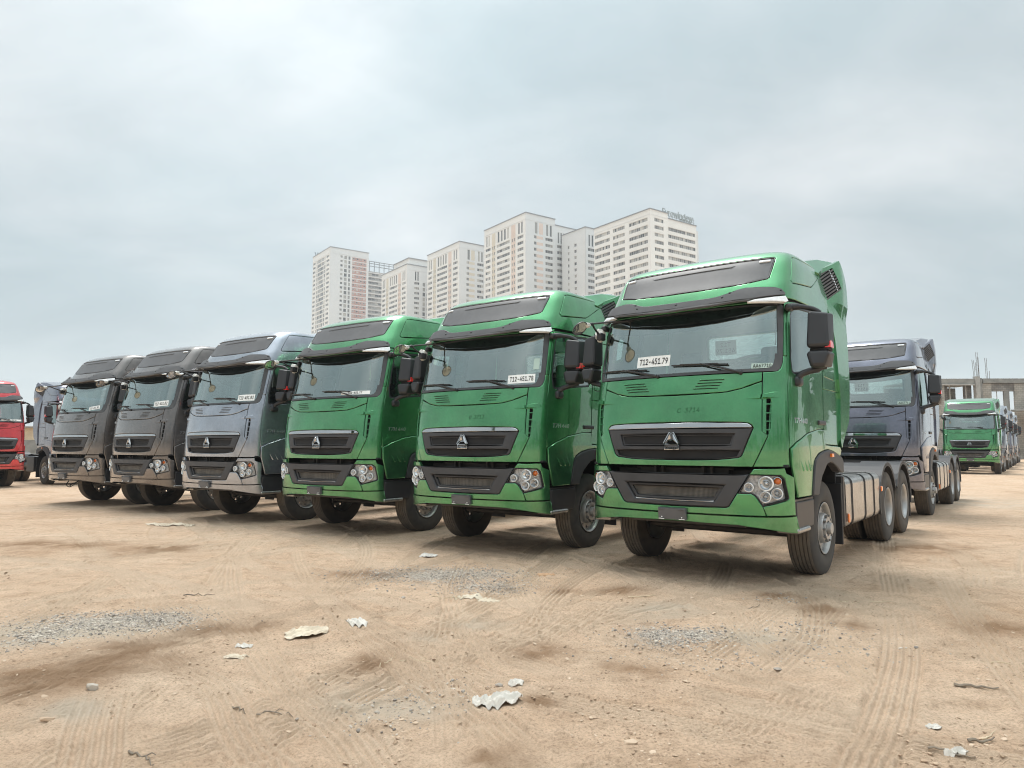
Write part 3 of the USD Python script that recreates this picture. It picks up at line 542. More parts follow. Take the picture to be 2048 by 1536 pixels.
    PM['mirror_glass'] = cat(cbox(1.375, 1.56, .838, .842, 2.60, 2.94, .001), cbox(1.39, 1.55, .812, .816, 2.39, 2.49, .001))
    # front mirror on its bar (picture left only)
    c = np.array([-1.136, -.10, 2.95]); nrm = np.array([.70, -.10, -.70]); nrm /= np.linalg.norm(nrm)
    u = np.cross([1.0, 0, 0], nrm); u /= np.linalg.norm(u); w = np.cross(nrm, u); RR = np.stack([nrm, u, w], 1)
    PM['front_mirror'] = xf(lathe_x([(-.040, 0), (-.040, .038), (-.030, .075), (-.010, .102), (.006, .108), (.012, .102), (.006, .096)], 32, 40), RR, c)
    PM['front_mirror_glass'] = xf(lathe_x([(.006, .097), (.012, .05), (.014, 0)], 32, 60), RR, c)
    PM['front_mirror_arm'] = cat(tube(spline([(-.70, .46, 3.055), (-.78, .36, 3.065), (-.95, .20, 3.045), (-1.067, .088, 3.026)], 14), .012, 8), tube([(-1.067, .088, 3.026), (-1.11, -.03, 2.995), (-1.128, -.075, 2.97)], [.02, .018, .014], 8), tube(spline([(-1.067, .09, 3.02), (-1.13, .25, 2.985), (-1.17, .42, 2.94)], 8), .013, 8), rbox(-1.2, -1.12, .38, .50, 2.86, 2.96, .02))
    PM['mirror_wrap'] = crumple(np.array([-1.185, .47, 2.93]), (.06, .075, .085), 3), crumple(np.array([-1.10, .0, 3.0]), (.05, .055, .035), 4)
    # wipers
    def wiper(a, b, piv, s=.03):
        A = lambda q: on_skin(np.array([q]))[0]
        mid = ((a[0] + b[0]) / 2 + .02, (a[1] + b[1]) / 2)
        return cat(tube([A((a[0] + (b[0] - a[0]) * k / 8, a[1] + (b[1] - a[1]) * k / 8 + .004 * math.sin(PI * k / 8), .016)) for k in range(9)], .009, 6),
                   tube([A((a[0] + (b[0] - a[0]) * k / 6, a[1] + (b[1] - a[1]) * k / 6 + .004, .032)) for k in range(1, 6)], .007, 6),
                   tube([A((mid[0], mid[1] + .006, .036)), A(((mid[0] + piv[0]) / 2, (mid[1] + piv[1]) / 2 + .004, .04)), A((piv[0], piv[1], .028))], [.008, .011, .016], 8), xf(arr(manifold3d.Manifold.sphere(.024, 10)), t=A((piv[0], piv[1], .012))))
    PM['wiper'] = [wiper((-1.09, 2.408), (-.37, 2.389), (-.225, 2.302)), wiper((-.05, 2.419), (.615, 2.396), (.755, 2.292))]
    # side fairing behind the cab and its louvres
    fair = Polygon([(2.27, 1.45), (2.23, 1.57), (2.285, 2.10), (2.25, 2.35), (2.26, 2.86), (2.205, 3.22), (2.19, 3.37), (2.11, 3.55), (1.96, 3.72), (2.40, 3.89), (2.58, 3.97), (2.70, 3.86), (2.81, 3.60), (2.84, 3.35), (2.82, 3.07), (2.772, 2.85), (2.72, 2.60), (2.68, 2.29), (2.65, 2.03), (2.60, 1.82), (2.315, 1.53)])
    vent = Polygon([(2.235, 3.39), (2.06, 3.70), (2.40, 3.845), (2.575, 3.58)])
    fair = shapely.geometry.polygon.orient(fair.buffer(-.02).buffer(.02)); vent = shapely.geometry.polygon.orient(vent)
    rim = manifold3d.CrossSection([np.asarray(fair.exterior.coords)[:-1]]); hole = manifold3d.CrossSection([np.asarray(vent.exterior.coords)[:-1]])
    wz = lambda z: (lambda t: t * t * (3 - 2 * t))(np.clip((z - 3.12) / .28, 0, 1))
    xo = lambda y, z: (1 - wz(z)) * (1.25 * WXF(np.minimum(z, 3.72)) + .018 + .045 * np.clip((y - 2.05) / .75, 0, 1)) + wz(z) * (1.095 + .185 * np.clip((y - 1.95) / .62, 0, 1.05) - .10 * np.clip(z - 3.72, 0, 1))
    A = manifold3d.Manifold.extrude(rim - hole, .045).refine_to_length(.10)
    mv = A.to_mesh(); V = np.array(mv.vert_properties[:, :3]); V = np.stack([V[:, 2] - .045 + xo(V[:, 0], V[:, 1]), V[:, 0], V[:, 1]], 1)
    PM['side_fairing'] = arr((V, np.array(mv.tri_verts)), 25)
    sl = []
    for k in range(20):
        q = LineString([(1.6, 3.06 + .046 * k), (2.8, 3.70 + .046 * k)]).intersection(vent.buffer(.002))
        if q.length > .05:
            (y0, z0), (y1, z1) = list(q.coords)[0], list(q.coords)[-1]
            sl.append(hull([(float(xo(y, z)) - .008 + dx, y + dy, z + dz) for y, z in ((y0, z0), (y1, z1)) for dx, dy, dz in ((.004, 0, -.010), (.004, -.010, .013), (-.035, .03, -.018), (-.035, .02, .002))]))
    PM['fairing_louvres'] = cat(*sl)
    PM['fairing_backing'] = hull([(float(xo(y, z)) - .06 - d, y, z) for y, z in np.asarray(vent.buffer(.01).exterior.coords) for d in (0, .01)])
    PM['roof_deflector'] = cat(hull([(sx * x, y, z) for sx in (1, -1) for x, y, z in ((1.15, 1.96, 3.70), (1.165, 2.60, 3.965), (1.06, 2.28, 3.955), (.98, 2.34, 3.985), (1.04, 2.62, 4.02), (1.10, 2.76, 3.85), (1.08, 2.76, 3.6), (.95, 1.62, 3.80))] + [(0, 2.34, 4.0), (0, 2.62, 4.04), (0, 1.6, 3.84)]))
    # cab entry steps
    PM['step_box'] = cat(rbox(.92, 1.235, .44, 1.10, .60, .905, .02), cbox(.96, 1.22, .40, 1.12, .895, .93, .006))
    PM['step_tread'] = cat(rbox(1.02, 1.262, .40, .86, .565, .625, .025))
    # chassis
    rails = cat(*[cbox(sx * .40 - .04, sx * .40 + .04, 1.0, 7.25, .72, 1.0, .008) for sx in (1, -1)])
    cross = cat(*[cbox(-.38, .38, y - .05, y + .05, .76, .96, .008) for y in (2.9, 4.2, 5.95, 7.2)])
    PM['frame'] = cat(rails, cross)
    PM['engine'] = cat(rbox(-.40, .40, .75, 2.2, .62, 1.26, .06), rbox(-.55, .55, .32, .42, .72, 1.26, .02), cbox(-.70, .70, .36, .60, .60, .70, .01), cbox(-.9, .9, .42, .52, 1.02, 1.24, .01), tube([(-.6, .34, 1.245), (.6, .34, 1.245)], .015), *[cbox(a, a + .03, .24, .3, 1.14, 1.27, .004) for a in (-.33, -.24, .26, .36)])
    PM['front_axle'] = cat(cbox(-.92, .92, 1.44, 1.59, .40, .54, .03), *[tube([(sx * .85, 1.52, .47), (sx * 1.1, 1.52, .53)], .09, 12) for sx in (1, -1)], tube([(-.9, 1.25, .47), (.9, 1.25, .47)], .025), *[cbox(sx * .42 - .045, sx * .42 + .045, .75, 2.3, .58, .66, .01) for sx in (1, -1)])
    PM['rear_axle'] = [cat(tube([(-.95, y, WZ), (.95, y, WZ)], .11, 12), xf(arr(manifold3d.Manifold.sphere(.24, 20)), t=(0, y, WZ)), tube([(0, y - .3, WZ), (0, y - 1.2, .72)], .06, 10)) for y in (5.26, 6.62)]
    PM['spring_pack'] = cat(*[cbox(sx * .52 - .05, sx * .52 + .05, 5.2, 6.7, .55, .70, .02) for sx in (1, -1)])
    def tank(y0, y1):
        q = rnd(sbox(.62, .43, 1.235, 1.095), .10); return extr(q.buffer(0), y1 - y0, 'y', y1, 30)
    PM['fuel_tank'] = cat(tank(2.55, 4.62), )
    band = lambda y: extr(rnd(sbox(.617, .427, 1.238, 1.098), .10).buffer(.004).difference(rnd(sbox(.62, .43, 1.235, 1.095), .10).buffer(-.002)),   .014, 'y', y, 30)
    PM['tank_strap'] = [cat(band(y), band(y + .05)) for y in (2.86, 3.62, 4.20)]
    PM['tank_cap'] = cat(cbox(.92, 1.08, 3.0, 3.10, 1.10, 1.125, .008), tube([(.95, 2.72, 1.10), (1.05, 2.95, 1.145)], .02, 8), tube([(1.0, 2.78, 1.09), (1.0, 2.78, 1.13)], .05, 16))
    PM['tank_guard'] = cat(cbox(.80, 1.24, 2.40, 2.50, .46, 1.12, .02), )
    PM['mud_flap'] = cbox(.93, 1.235, 2.33, 2.36, .25, 1.02, .008)
    PM['battery_box'] = cat(rbox(-1.23, -.62, 2.6, 3.4, .45, 1.05, .03), *[tube([(-1.0, 3.6, .7 + a), (-1.0, 4.5, .7 + a)], .14, 16) for a in (0, .3)])
    # rear mudguards: one moulding over both wheels
    def guard():
        R1, R2, ms = .645, .615, []
        path = []
        for k in range(0, 15): a = math.radians(196 - 116 * k / 14); path.append((5.26 + R1 * math.cos(a), WZ + R1 * math.sin(a)))
        g1 = [(4.66, .46)] + [(5.26 + R1 * math.cos(math.radians(a)), WZ + R1 * math.sin(math.radians(a)) + .03) for a in np.linspace(180, 22, 15)]
        g2 = [(6.62 + R1 * math.cos(math.radians(a)), WZ + R1 * math.sin(math.radians(a)) + .03) for a in np.linspace(158, -8, 16)]
        out = []
        for line in (g1, g2):
            p = LineString(line).buffer(.012, cap_style=2, join_style=1); out.append(extr(p, .66, 'x', .585, 30))
            lip = LineString(line).buffer(.03, cap_style=2, single_sided=False); out.append(extr(lip, .02, 'x', 1.225, 30))
        for i in range(5): out.append(cbox(.60 + .13 * i, .60 + .13 * i + .05, 4.618, 4.646, .62, 1.02, .006))
        return cat(*out)
    PM['mudguard'] = guard()
    PM['rear_flap'] = cat(cbox(.62, 1.22, 7.28, 7.30, .22, .56, .005))
    PM['fifth_wheel'] = cat(cbox(-.45, .45, 5.55, 6.35, 1.04, 1.12, .03), cbox(-.55, .55, 5.85, 6.05, 1.0, 1.06, .01))
    PM['side_marker'] = [cbox(1.236, 1.262, 4.66, 4.74, .80, .88, .01), cbox(1.236, 1.256, 2.60, 2.66, .50, .62, .01)]
    PM['arch_marker'] = hull([on_skin(np.array([[a, b, d]]))[0] for a in (2.52, 2.60) for b in (1.365, 1.405) for d in (.04, .075)])
    PM['arch_liner'] = cat(cbox(.60, 1.16, .96, 2.40, 1.29, 1.32, .005), cbox(.55, .60, .96, 2.40, .7, 1.32, .005), cbox(.60, 1.16, 2.36, 2.40, .62, 1.30, .005), cbox(.6, 1.1, .93, .97, .62, 1.3, .005))
    PM['handle'] = cat(rbox(1.236, 1.272, 1.30, 1.60, 1.745, 1.80, .014), rbox(1.228, 1.25, 1.27, 1.62, 1.715, 1.83, .01))
    PM['door_line'] = cat(*[panel(P2((2.02, 1.668), (2.40, 1.688), (2.44, 1.698), (2.02, 1.677)), .03, .03, .003)])
    PM['door_text'] = skin_text('T7H 440', .055, 1.40, 1.745, d=.005, dep=.004, bold=True, slant=.18, stretch=1.25)
    tz = skin_text('T7H 440', .055, -1.77, 1.745, d=.005, dep=.004, bold=True, slant=.18, stretch=1.25); PM['door_text_l'] = tz
    PM['dome_step'] = None
def crumple(c, r, seed, sub=3, amp=.35, flat=0.0):
    m = trimesh.creation.icosphere(sub); v = np.array(m.vertices)
    n1 = meshkit.fbm(v * 2.3 + seed * 7.7, 3, seed) - .5; n2 = meshkit.noise(v * 5.1 + seed * 3.1, seed + 9) - .5
    v = v * (1 + amp * 1.6 * n1 + amp * .7 * n2)[:, None]
    return arr((v * np.asarray(r) + np.asarray(c), np.array(m.faces)), 18)
prep()

def build_truck(name, body):
    t = UsdGeom.Xform.Define(stage, numbered('/World', name)); t.AddTranslateOp(); t.AddRotateZOp()
    p = M[body]; P = lambda n, m, mat, lab=None, par=None: part(par if par is not None else t, n, m, mat, lab)
    cab = P('cab_shell', PM['cab_shell'], M['dark'])
    part(cab, 'rear_wall', PM['cab_back'], p); part(cab, 'floor', PM['cab_floor'], M['dark']); part(cab, 'lining', PM['cab_lining'], M['interior'])
    part(cab, 'rear_window', PM['rear_window'], M['glass'])
    fp = P('front_panel', PM['front_panel'], p)
    cw = P('cowl_panel', PM['cowl_panel'], p); part(cw, 'vent_slots', PM['vent_slot'], M['dark']); [part(cw, 'vent_slat', q, p) for q in PM['cowl_slot']]
    for m in (0, 1):
        mm = (lambda q: mirx(q)) if m else (lambda q: q)
        cp = P('corner_panel', mm(PM['corner_panel']), p); part(cp, 'duct_louvres', mm(PM['duct_louvres']), p); part(cp, 'duct_back', mm(PM['duct_back']), M['dark']); part(cp, 'ledge', mm(PM['ledge']), p)
        P('windscreen_pillar', mm(PM['pillar']), p)
        d = P('door', mm(PM['door']), p); part(d, 'window_frame', mm(PM['side_window_frame']), M['black']); part(d, 'window', mm(PM['side_window']), M['sideglass']); part(d, 'handle', mm(PM['handle']), M['black'])
        part(d, 'model_lettering', PM['door_text_l'] if m else PM['door_text'], M['badge'])
        P('side_panel', mm(PM['side_panel']), p)
        sk = P('side_skirt', mm(PM['side_skirt']), p); [part(sk, 'rib', mm(q), p) for q in PM['skirt_rib']]
        at = P('wheel_arch', mm(PM['arch_trim']), M['plastic']); part(at, 'marker_light', mm(PM['arch_marker']), M['orange']); part(at, 'liner', mm(PM['arch_liner']), M['dark'])
        sf = P('side_fairing', mm(PM['side_fairing']), p); part(sf, 'louvres', mm(PM['fairing_louvres']), M['plate']); part(sf, 'louvre_backing', mm(PM['fairing_backing']), M['plastic'])
        st = P('entry_step', mm(PM['step_box']), M['black']); part(st, 'tread', mm(PM['step_tread']), M['alu'])
        h = P('headlight', mm(PM['lamp_housing']), M['lampback'])
        for q in PM['lamps']: part(h, 'lamp', mm(q), M['bulb'])
        for q in PM['lamp_rims']: part(h, 'lamp_rim', mm(q), M['rimw'])
        for q in PM['lamp_bulbs']: part(h, 'bulb_cap', mm(q), M['chrome'])
        part(h, 'bezel', mm(PM['lamp_bezel']), M['black']); part(h, 'lamp_ring', mm(PM['turn_ring']), M['bulb']); part(h, 'turn_signal', mm(PM['turn_signal']), M['orange']); part(h, 'lens', mm(PM['lamp_lens']), M['lens'])
        mr = P('mirror', mm(PM['mirror']), M['black']); part(mr, 'lower_mirror', mm(PM['mirror_lower']), M['black']); part(mr, 'reflector', mm(PM['mirror_red']), M['redlens']); part(mr, 'arm', mm(PM['mirror_arm']), M['black']); part(mr, 'upper_arm', mm(PM['mirror_upper_arm']), M['black']); part(mr, 'glass', mm(PM['mirror_glass']), M['mirror']); part(mr, 'joint', mm(PM['mirror_gap']), M['dark'])
        mg = P('mudguard', mm(PM['mudguard']), M['plastic']); part(mg, 'flap', mm(PM['rear_flap']), M['black'])
        P('mud_flap', mm(PM['mud_flap']), M['black'])
    P('windscreen_header', PM['header'], p)
    P('windscreen_frame', PM['windscreen_frame'], M['frit']); P('shade_band', PM['shade_band'], M['dark']); P('windscreen', PM['windscreen'], M['glass'])
    rc = P('roof_cap', PM['roof_cap'], p)
    rw = P('roof_window', PM['roof_window'], M['visor'])
    for q in PM['roof_lamp']: part(rw, 'clearance_lamp', q, M['marker'])
    P('roof_deflector', PM['roof_deflector'], p)
    sv = P('sun_visor', PM['sun_visor'], M['visor']); [part(sv, 'bolt', q, M['black']) for q in PM['visor_bolt']]
    for q in both(PM['visor_lamp']): part(sv, 'position_lamp', q, M['marker'])
    gr = P('grille', PM['grille_frame'], M['plastic'])
    for q in PM['grille_mesh']: part(gr, 'mesh', q, M['mesh'])
    part(gr, 'chrome_strip', PM['chrome_strip'], M['chrome'])
    em = P('emblem', PM['emblem'], M['plate']); part(em, 'chrome_relief', PM['emblem_peak'], M['chrome'])
    b = P('bumper', PM['bumper'], p); part(b, 'lip', PM['bumper_lip'], p); [part(b, 'corner', q, p) for q in both(PM['bumper_corner'])]; part(b, 'insert', PM['bumper_insert'], M['plastic']); part(b, 'mesh', PM['bumper_mesh'], M['mesh']); part(b, 'bright_strip', PM['bumper_strip'], M['chrome'])
    pb = P('plate_bracket', PM['plate_bracket'], M['plate']); part(pb, 'bolts', PM['plate_bolt'], M['paper'])
    for q in PM['wiper']: P('wiper', q, M['black'])
    fm = P('front_mirror', PM['front_mirror'], M['black']); part(fm, 'glass', PM['front_mirror_glass'], M['mirror']); part(fm, 'arm', PM['front_mirror_arm'], M['black'])
    for q in PM['mirror_wrap']: part(fm, 'plastic_wrap', q, M['wrap'])
    P('dashboard', PM['dashboard'], M['dash']); P('steering_wheel', PM['steering_wheel'], M['black'])
    for q in PM['seat']: P('seat', q, M['seat'])
    P('bunk', PM['bunk'], M['seatwrap'])
    P('frame', PM['frame'], M['steel']); P('engine', PM['engine'], M['steel']); P('front_axle', PM['front_axle'], M['steel'])
    for q in PM['rear_axle']: P('rear_axle', q, M['steel'])
    P('spring_pack', PM['spring_pack'], M['steel']); P('fifth_wheel', PM['fifth_wheel'], M['steel'])
    ft = P('fuel_tank', PM['fuel_tank'], M['alu'])
    for q in PM['tank_strap']: part(ft, 'strap', q, M['black'])
    part(ft, 'filler', PM['tank_cap'], M['plastic']); part(ft, 'guard', PM['tank_guard'], M['black'])
    P('battery_box', PM['battery_box'], M['black'])
    for q in PM['side_marker']: P('side_marker', q, M['orange'])
    for sx in (False, True):
        wheel(t, 1.085, 1.514, sx, False)
        for y in (5.26, 6.62): wheel(t, 1.085, y, sx, True)
    return t
def place_truck(t, x, y, yaw, label, group, z=0.0):
    p = t.GetPrim(); ops = UsdGeom.Xformable(p).GetOrderedXformOps()
    ops[0].Set(Gf.Vec3d(x, y, z)); ops[1].Set(-math.degrees(yaw)); tag(p, label, 'truck', group); return t
def copy_truck(src, name, x, y, yaw, label, group, inst=True):
    t = UsdGeom.Xform.Define(stage, numbered('/World', name))
    t.GetPrim().GetReferences().AddInternalReference(src.GetPath())
    t = UsdGeom.Xform(t.GetPrim())
    ops = UsdGeom.Xformable(t.GetPrim()).GetOrderedXformOps()
    ops[0].Set(Gf.Vec3d(x, y, 0)); ops[1].Set(-math.degrees(yaw)); tag(t, label, 'truck', group)
    if inst: t.GetPrim().SetInstanceable(True)
    return t

# ------------------------------------------------------------------ the ground: packed sandy earth with wheel marks, one sheet out to the horizon
TRACKS = [  # centre lines of wheel marks, (x, y) in metres; width, number of ribs, depth
    ([(-9.14, 17.96), (-4.59, 11.17), (-3.25, 8.98), (-2.49, 8.06), (-1.53, 6.58), (-0.99, 5.89), (-0.39, 5.36), (-0.01, 5.15), (0.43, 4.68), (1.02, 4.48), (1.51, 4.17), (1.86, 3.89), (2.43, 3.48), (3.2, 2.9)], .27, 1.0),
    ([(-2.96, 7.04), (-1.89, 5.36), (-1.37, 4.49), (-0.83, 3.76), (-0.67, 3.46), (-.4, 3.0)], .30, .8),
    ([(-3.26, 6.09), (-2.46, 5.12), (-1.90, 4.62), (-1.29, 3.64), (-1.14, 3.46), (-.9, 3.0)], .26, .8),
    ([(-2.51, 4.51), (-2.26, 3.96), (-2.00, 3.46), (-1.8, 3.0)], .34, .8),
    ([(-0.36, 5.55), (-0.18, 5.89), (0.14, 6.34), (0.66, 7.11), (1.55, 8.06)], .20, .7),
    ([(0.14, 5.49), (0.26, 5.74), (0.76, 6.52), (1.34, 7.51), (2.61, 9.43)], .34, .8),
    ([(6.63, 12.69), (4.84, 9.23), (3.83, 7.17), (2.79, 5.19), (2.26, 4.33), (1.90, 3.78), (1.66, 3.45), (1.4, 3.0)], .28, 1.0),
    ([(5.4, 11.2), (4.93, 9.85), (4.52, 8.26), (4.34, 7.17), (4.37, 6.16)], .26, .8),
    ([(3.2, 8.2), (3.31, 7.26), (3.21, 6.52), (3.27, 5.89), (3.29, 5.27), (3.44, 4.88)], .26, .9),
    ([(-8.57, 13.52), (-7.09, 11.77), (-5.52, 9.65), (-3.58, 7.18), (-2.56, 5.92)], .30, .8),
    ([(0.97, 4.37), (1.55, 3.92), (1.93, 3.64), (2.25, 3.45), (2.8, 3.0)], .26, 1.0),
    ([(1.30, 5.00), (1.65, 5.48), (2.46, 6.62), (3.43, 7.51)], .24, .7),
    ([(1.35, 7.04), (2.23, 7.51), (2.82, 7.03), (2.77, 5.92)], .24, .6),
    ([(-2.74, 7.52), (-1.88, 7.04), (-1.45, 6.43), (-0.43, 5.00), (0.23, 4.33), (0.88, 3.96), (1.60, 3.48), (2.2, 3.0)], .27, .9),
    ([(-5.36, 7.52), (-4.99, 9.87), (-2.34, 10.32), (0.50, 9.43)], .26, .5),
    ([(-9.14, 12.73), (-6.30, 14.40), (-0.94, 10.83), (1.32, 8.36)], .26, .6),
    ([(3.15, 6.82), (2.52, 5.92), (1.85, 5.00), (1.47, 4.50)], .24, .7),
    ([(-0.73, 6.08), (-0.50, 5.00), (-0.34, 4.03), (-0.28, 3.48)], .22, .5)]
for k in range(95):      # older, fainter marks over the yard
    a = RNG.uniform(-.9, .9) + (PI if RNG.random() < .5 else 0); x0, y0 = RNG.uniform(-6, 6), 3.4 + 12 * RNG.random() ** 1.9; c = RNG.uniform(-.12, .12)
    P = [(x0 + sum(.8 * math.sin(a + c * j) for j in range(i)), y0 + sum(.8 * math.cos(a + c * j) for j in range(i))) for i in range(RNG.integers(4, 11))]
    TRACKS.append((P, RNG.uniform(.2, .3), RNG.uniform(.7, 1.15)))
GRAVEL = [(-3.52, 6.17, 0.50, 0.26), (-3.14, 6.25, 0.30, 0.26), (-3.75, 5.75, 0.18, 0.22), (-0.84, 8.37, 0.66, 0.36), (-0.23, 7.64, 0.3, 0.25), (1.17, 5.69, 0.20, 0.26), (1.46, 5.77, 0.2, 0.18)]
LIGHT_GRAVEL = [(-0.76, 4.18, 0.29, 0.30), (-0.37, 4.33, 0.24, 0.22), (2.31, 6.0, .3, .2), (1.3, 5.3, .5, .4), (-3.6, 6.0, .7, .4), (-.6, 8.1, .9, .6), (2.3, 5.6, .5, .5), (2.62, 7.03, 0.2, 0.12)]
DAMP = [(-2.75, 5.1, .50, .42), (-2.25, 6.0, .30, .22), (-3.1, 4.7, .5, .35), (-2.47, 5.89, 0.30, 0.28), (-2.87, 5.36, 0.44, 0.38), (-2.96, 4.6, 0.41, 0.37), (-2.78, 4.9, 0.30, 0.32), (0.24, 5.29, 0.26, 0.25), (-0.98, 5.0, 0.21, 0.28), (0.76, 4.89, 0.24, 0.26), (2.66, 7.15, 0.35, 0.28), (0.5, 7.51, 0.21, 0.2), (-5.23, 10.33, 0.72, 0.58), (-7.01, 10.84, 1.14, 0.54), (2.83, 6.62, 0.28, 0.24), (1.13, 7.51, 0.31, 0.25), (0.16, 4.29, 0.12, 0.15), (2.85, 6.08, 0.21, 0.25), (-0.06, 3.53, 0.19, 0.16), (-1.7, 8.4, .5, .3), (4.1, 6.0, .4, .3), (6.0, 10.5, .9, .5)]
PALE = [(-3.6, 5.9, 0.75, 0.40), (-3.96, 5.83, 0.49, 0.47), (-0.31, 6.08, 0.25, 0.2), (-0.62, 5.77, 0.2, 0.18), (-0.98, 4.42, 0.25, 0.26), (-2.5, 4.18, 0.2, 0.2), (1.41, 6.62, 0.37, 0.39), (12.0, 19.48, 2, 3), (-.7, 4.2, .35, .4), (1.9, 5.6, .3, .4)]
TRACK_PTS = []
for P, w, dep in TRACKS[18:] + TRACKS[:18]:      # the fresh marks last, over the old ones
    q = spline(P, int(np.linalg.norm(np.diff(np.array(P), axis=0), axis=1).sum() / .05) + 4); t = np.gradient(q, axis=0); t /= np.linalg.norm(t, axis=1, keepdims=True)
    TRACK_PTS.append((q, t, w, dep))
def ellipses(E, X, Y):
    m = np.zeros(len(X))
    for a, b, rx, ry in E:
        k = (np.abs(X - a) < 3 * rx) & (np.abs(Y - b) < 3 * ry)
        m[k] = np.maximum(m[k], np.exp(-1.1 * (((X[k] - a) / rx) ** 2 + ((Y[k] - b) / ry) ** 2)))
    return m
def relief(X, Y, fine=True):
    R = np.hypot(X, Y); Z3 = lambda s, o=0: np.stack([X * s + 31.7, Y * s + 11.3, np.full_like(X, o + .5)], -1)
    near = np.clip((40 - R) / 15, 0, 1)
    h = .045 * (meshkit.fbm(Z3(.35), 3, 1) - .5) * near + .028 * (meshkit.fbm(Z3(1.9), 3, 5) - .5) * near
    rib = np.zeros(len(X))
    if fine:
        k = R < 22
        for j_, (ca, sa, am) in enumerate(((.80, .60, .010), (.95, -.30, .008), (.35, .94, .008))):      # long scrape marks of blades and wheels
            p_, q_ = X[k] * sa + Y[k] * ca, X[k] * ca - Y[k] * sa
            m_ = np.clip(meshkit.fbm(np.stack([X[k] * .45, Y[k] * .45, np.full(k.sum(), 3.3 + j_)], -1), 2, 50 + j_) * 4 - 1.7, 0, 1)
            h[k] += am * m_ * (meshkit.fbm(np.stack([p_ * 1.1, q_ * 17 + .8 * np.sin(p_ * 1.3), np.full(k.sum(), .5 + j_)], -1), 2, 70 + j_) - .5)
        h[k] += .024 * (meshkit.fbm(Z3(9.0)[k], 3, 8) - .5) + .014 * (meshkit.noise(Z3(38.0)[k], 3) - .5) + .009 * (meshkit.noise(Z3(85.0)[k], 4) - .5)
        lump = meshkit.fbm(Z3(5.0)[k], 3, 21); h[k] += .016 * np.clip(lump - .60, 0, 1) / .2
        for j, (q, t, w, dep) in enumerate(TRACK_PTS):
            lo, hi = q.min(0) - .4, q.max(0) + .4
            m = np.nonzero((X > lo[0]) & (X < hi[0]) & (Y > lo[1]) & (Y < hi[1]) & (R < 30))[0]
            if not len(m): continue
            d, i = cKDTree(q).query(np.stack([X[m], Y[m]], 1), distance_upper_bound=w / 2 + .14)
            ok = np.isfinite(d); m, i = m[ok], i[ok]
            u = (X[m] - q[i, 0]) * t[i, 1] - (Y[m] - q[i, 1]) * t[i, 0]
            fade = np.clip(5.0 * meshkit.fbm(np.stack([q[i, 0] * 1.1, q[i, 1] * 1.1, np.full(len(i), j + .5)], -1), 2, 40) - 1.35, 0, 1) * np.clip(np.minimum(i, len(q) - 1 - i) / 8, 0, 1) * dep
            inside = np.clip((w / 2 - np.abs(u)) / .02, 0, 1)
            ribs = np.tanh(1.7 * np.cos(2 * PI * u / .050)) * .0120
            berm = np.exp(-((np.abs(u) - w / 2 - .03) / .028) ** 2) * .012
            h[m] = h[m] * (1 - .45 * inside * fade) + fade * (inside * (ribs - .008) + berm)
            rib[m] = np.maximum(rib[m], inside * fade)
    return h, rib
th = np.concatenate([np.linspace(-41, 41, 900), np.linspace(41, 319, 70)[1:-1]]); th = np.radians(th)
rr = np.concatenate([[.4, .9, 1.4, 1.8, 2.1, 2.4, 2.65, 2.85], np.geomspace(3.0, 26, 740), np.geomspace(26, 1480, 80)[1:]])
TT, RR_ = np.meshgrid(th, rr); GX, GY = (RR_ * np.sin(TT)).ravel(), (RR_ * np.cos(TT)).ravel()
GZ, GRIB = relief(GX, GY)
nt, nr = len(th), len(rr)
ii, jj = np.meshgrid(np.arange(nr - 1), np.arange(nt), indexing='ij'); a = ii * nt + jj; b = ii * nt + (jj + 1) % nt
GF = np.concatenate([np.stack([a, b + nt, b], -1).reshape(-1, 3), np.stack([a, a + nt, b + nt], -1).reshape(-1, 3)])
GV = np.vstack([np.stack([GX, GY, GZ], 1), [0, 0, 0]]); c0 = len(GV) - 1
GF = np.vstack([GF, np.stack([np.full(nt, c0), np.arange(nt), (np.arange(nt) + 1) % nt], 1)])
nrm = np.cross(GV[GF][:, 1] - GV[GF][:, 0], GV[GF][:, 2] - GV[GF][:, 0])
if nrm[:, 2].mean() < 0: GF = GF[:, ::-1]
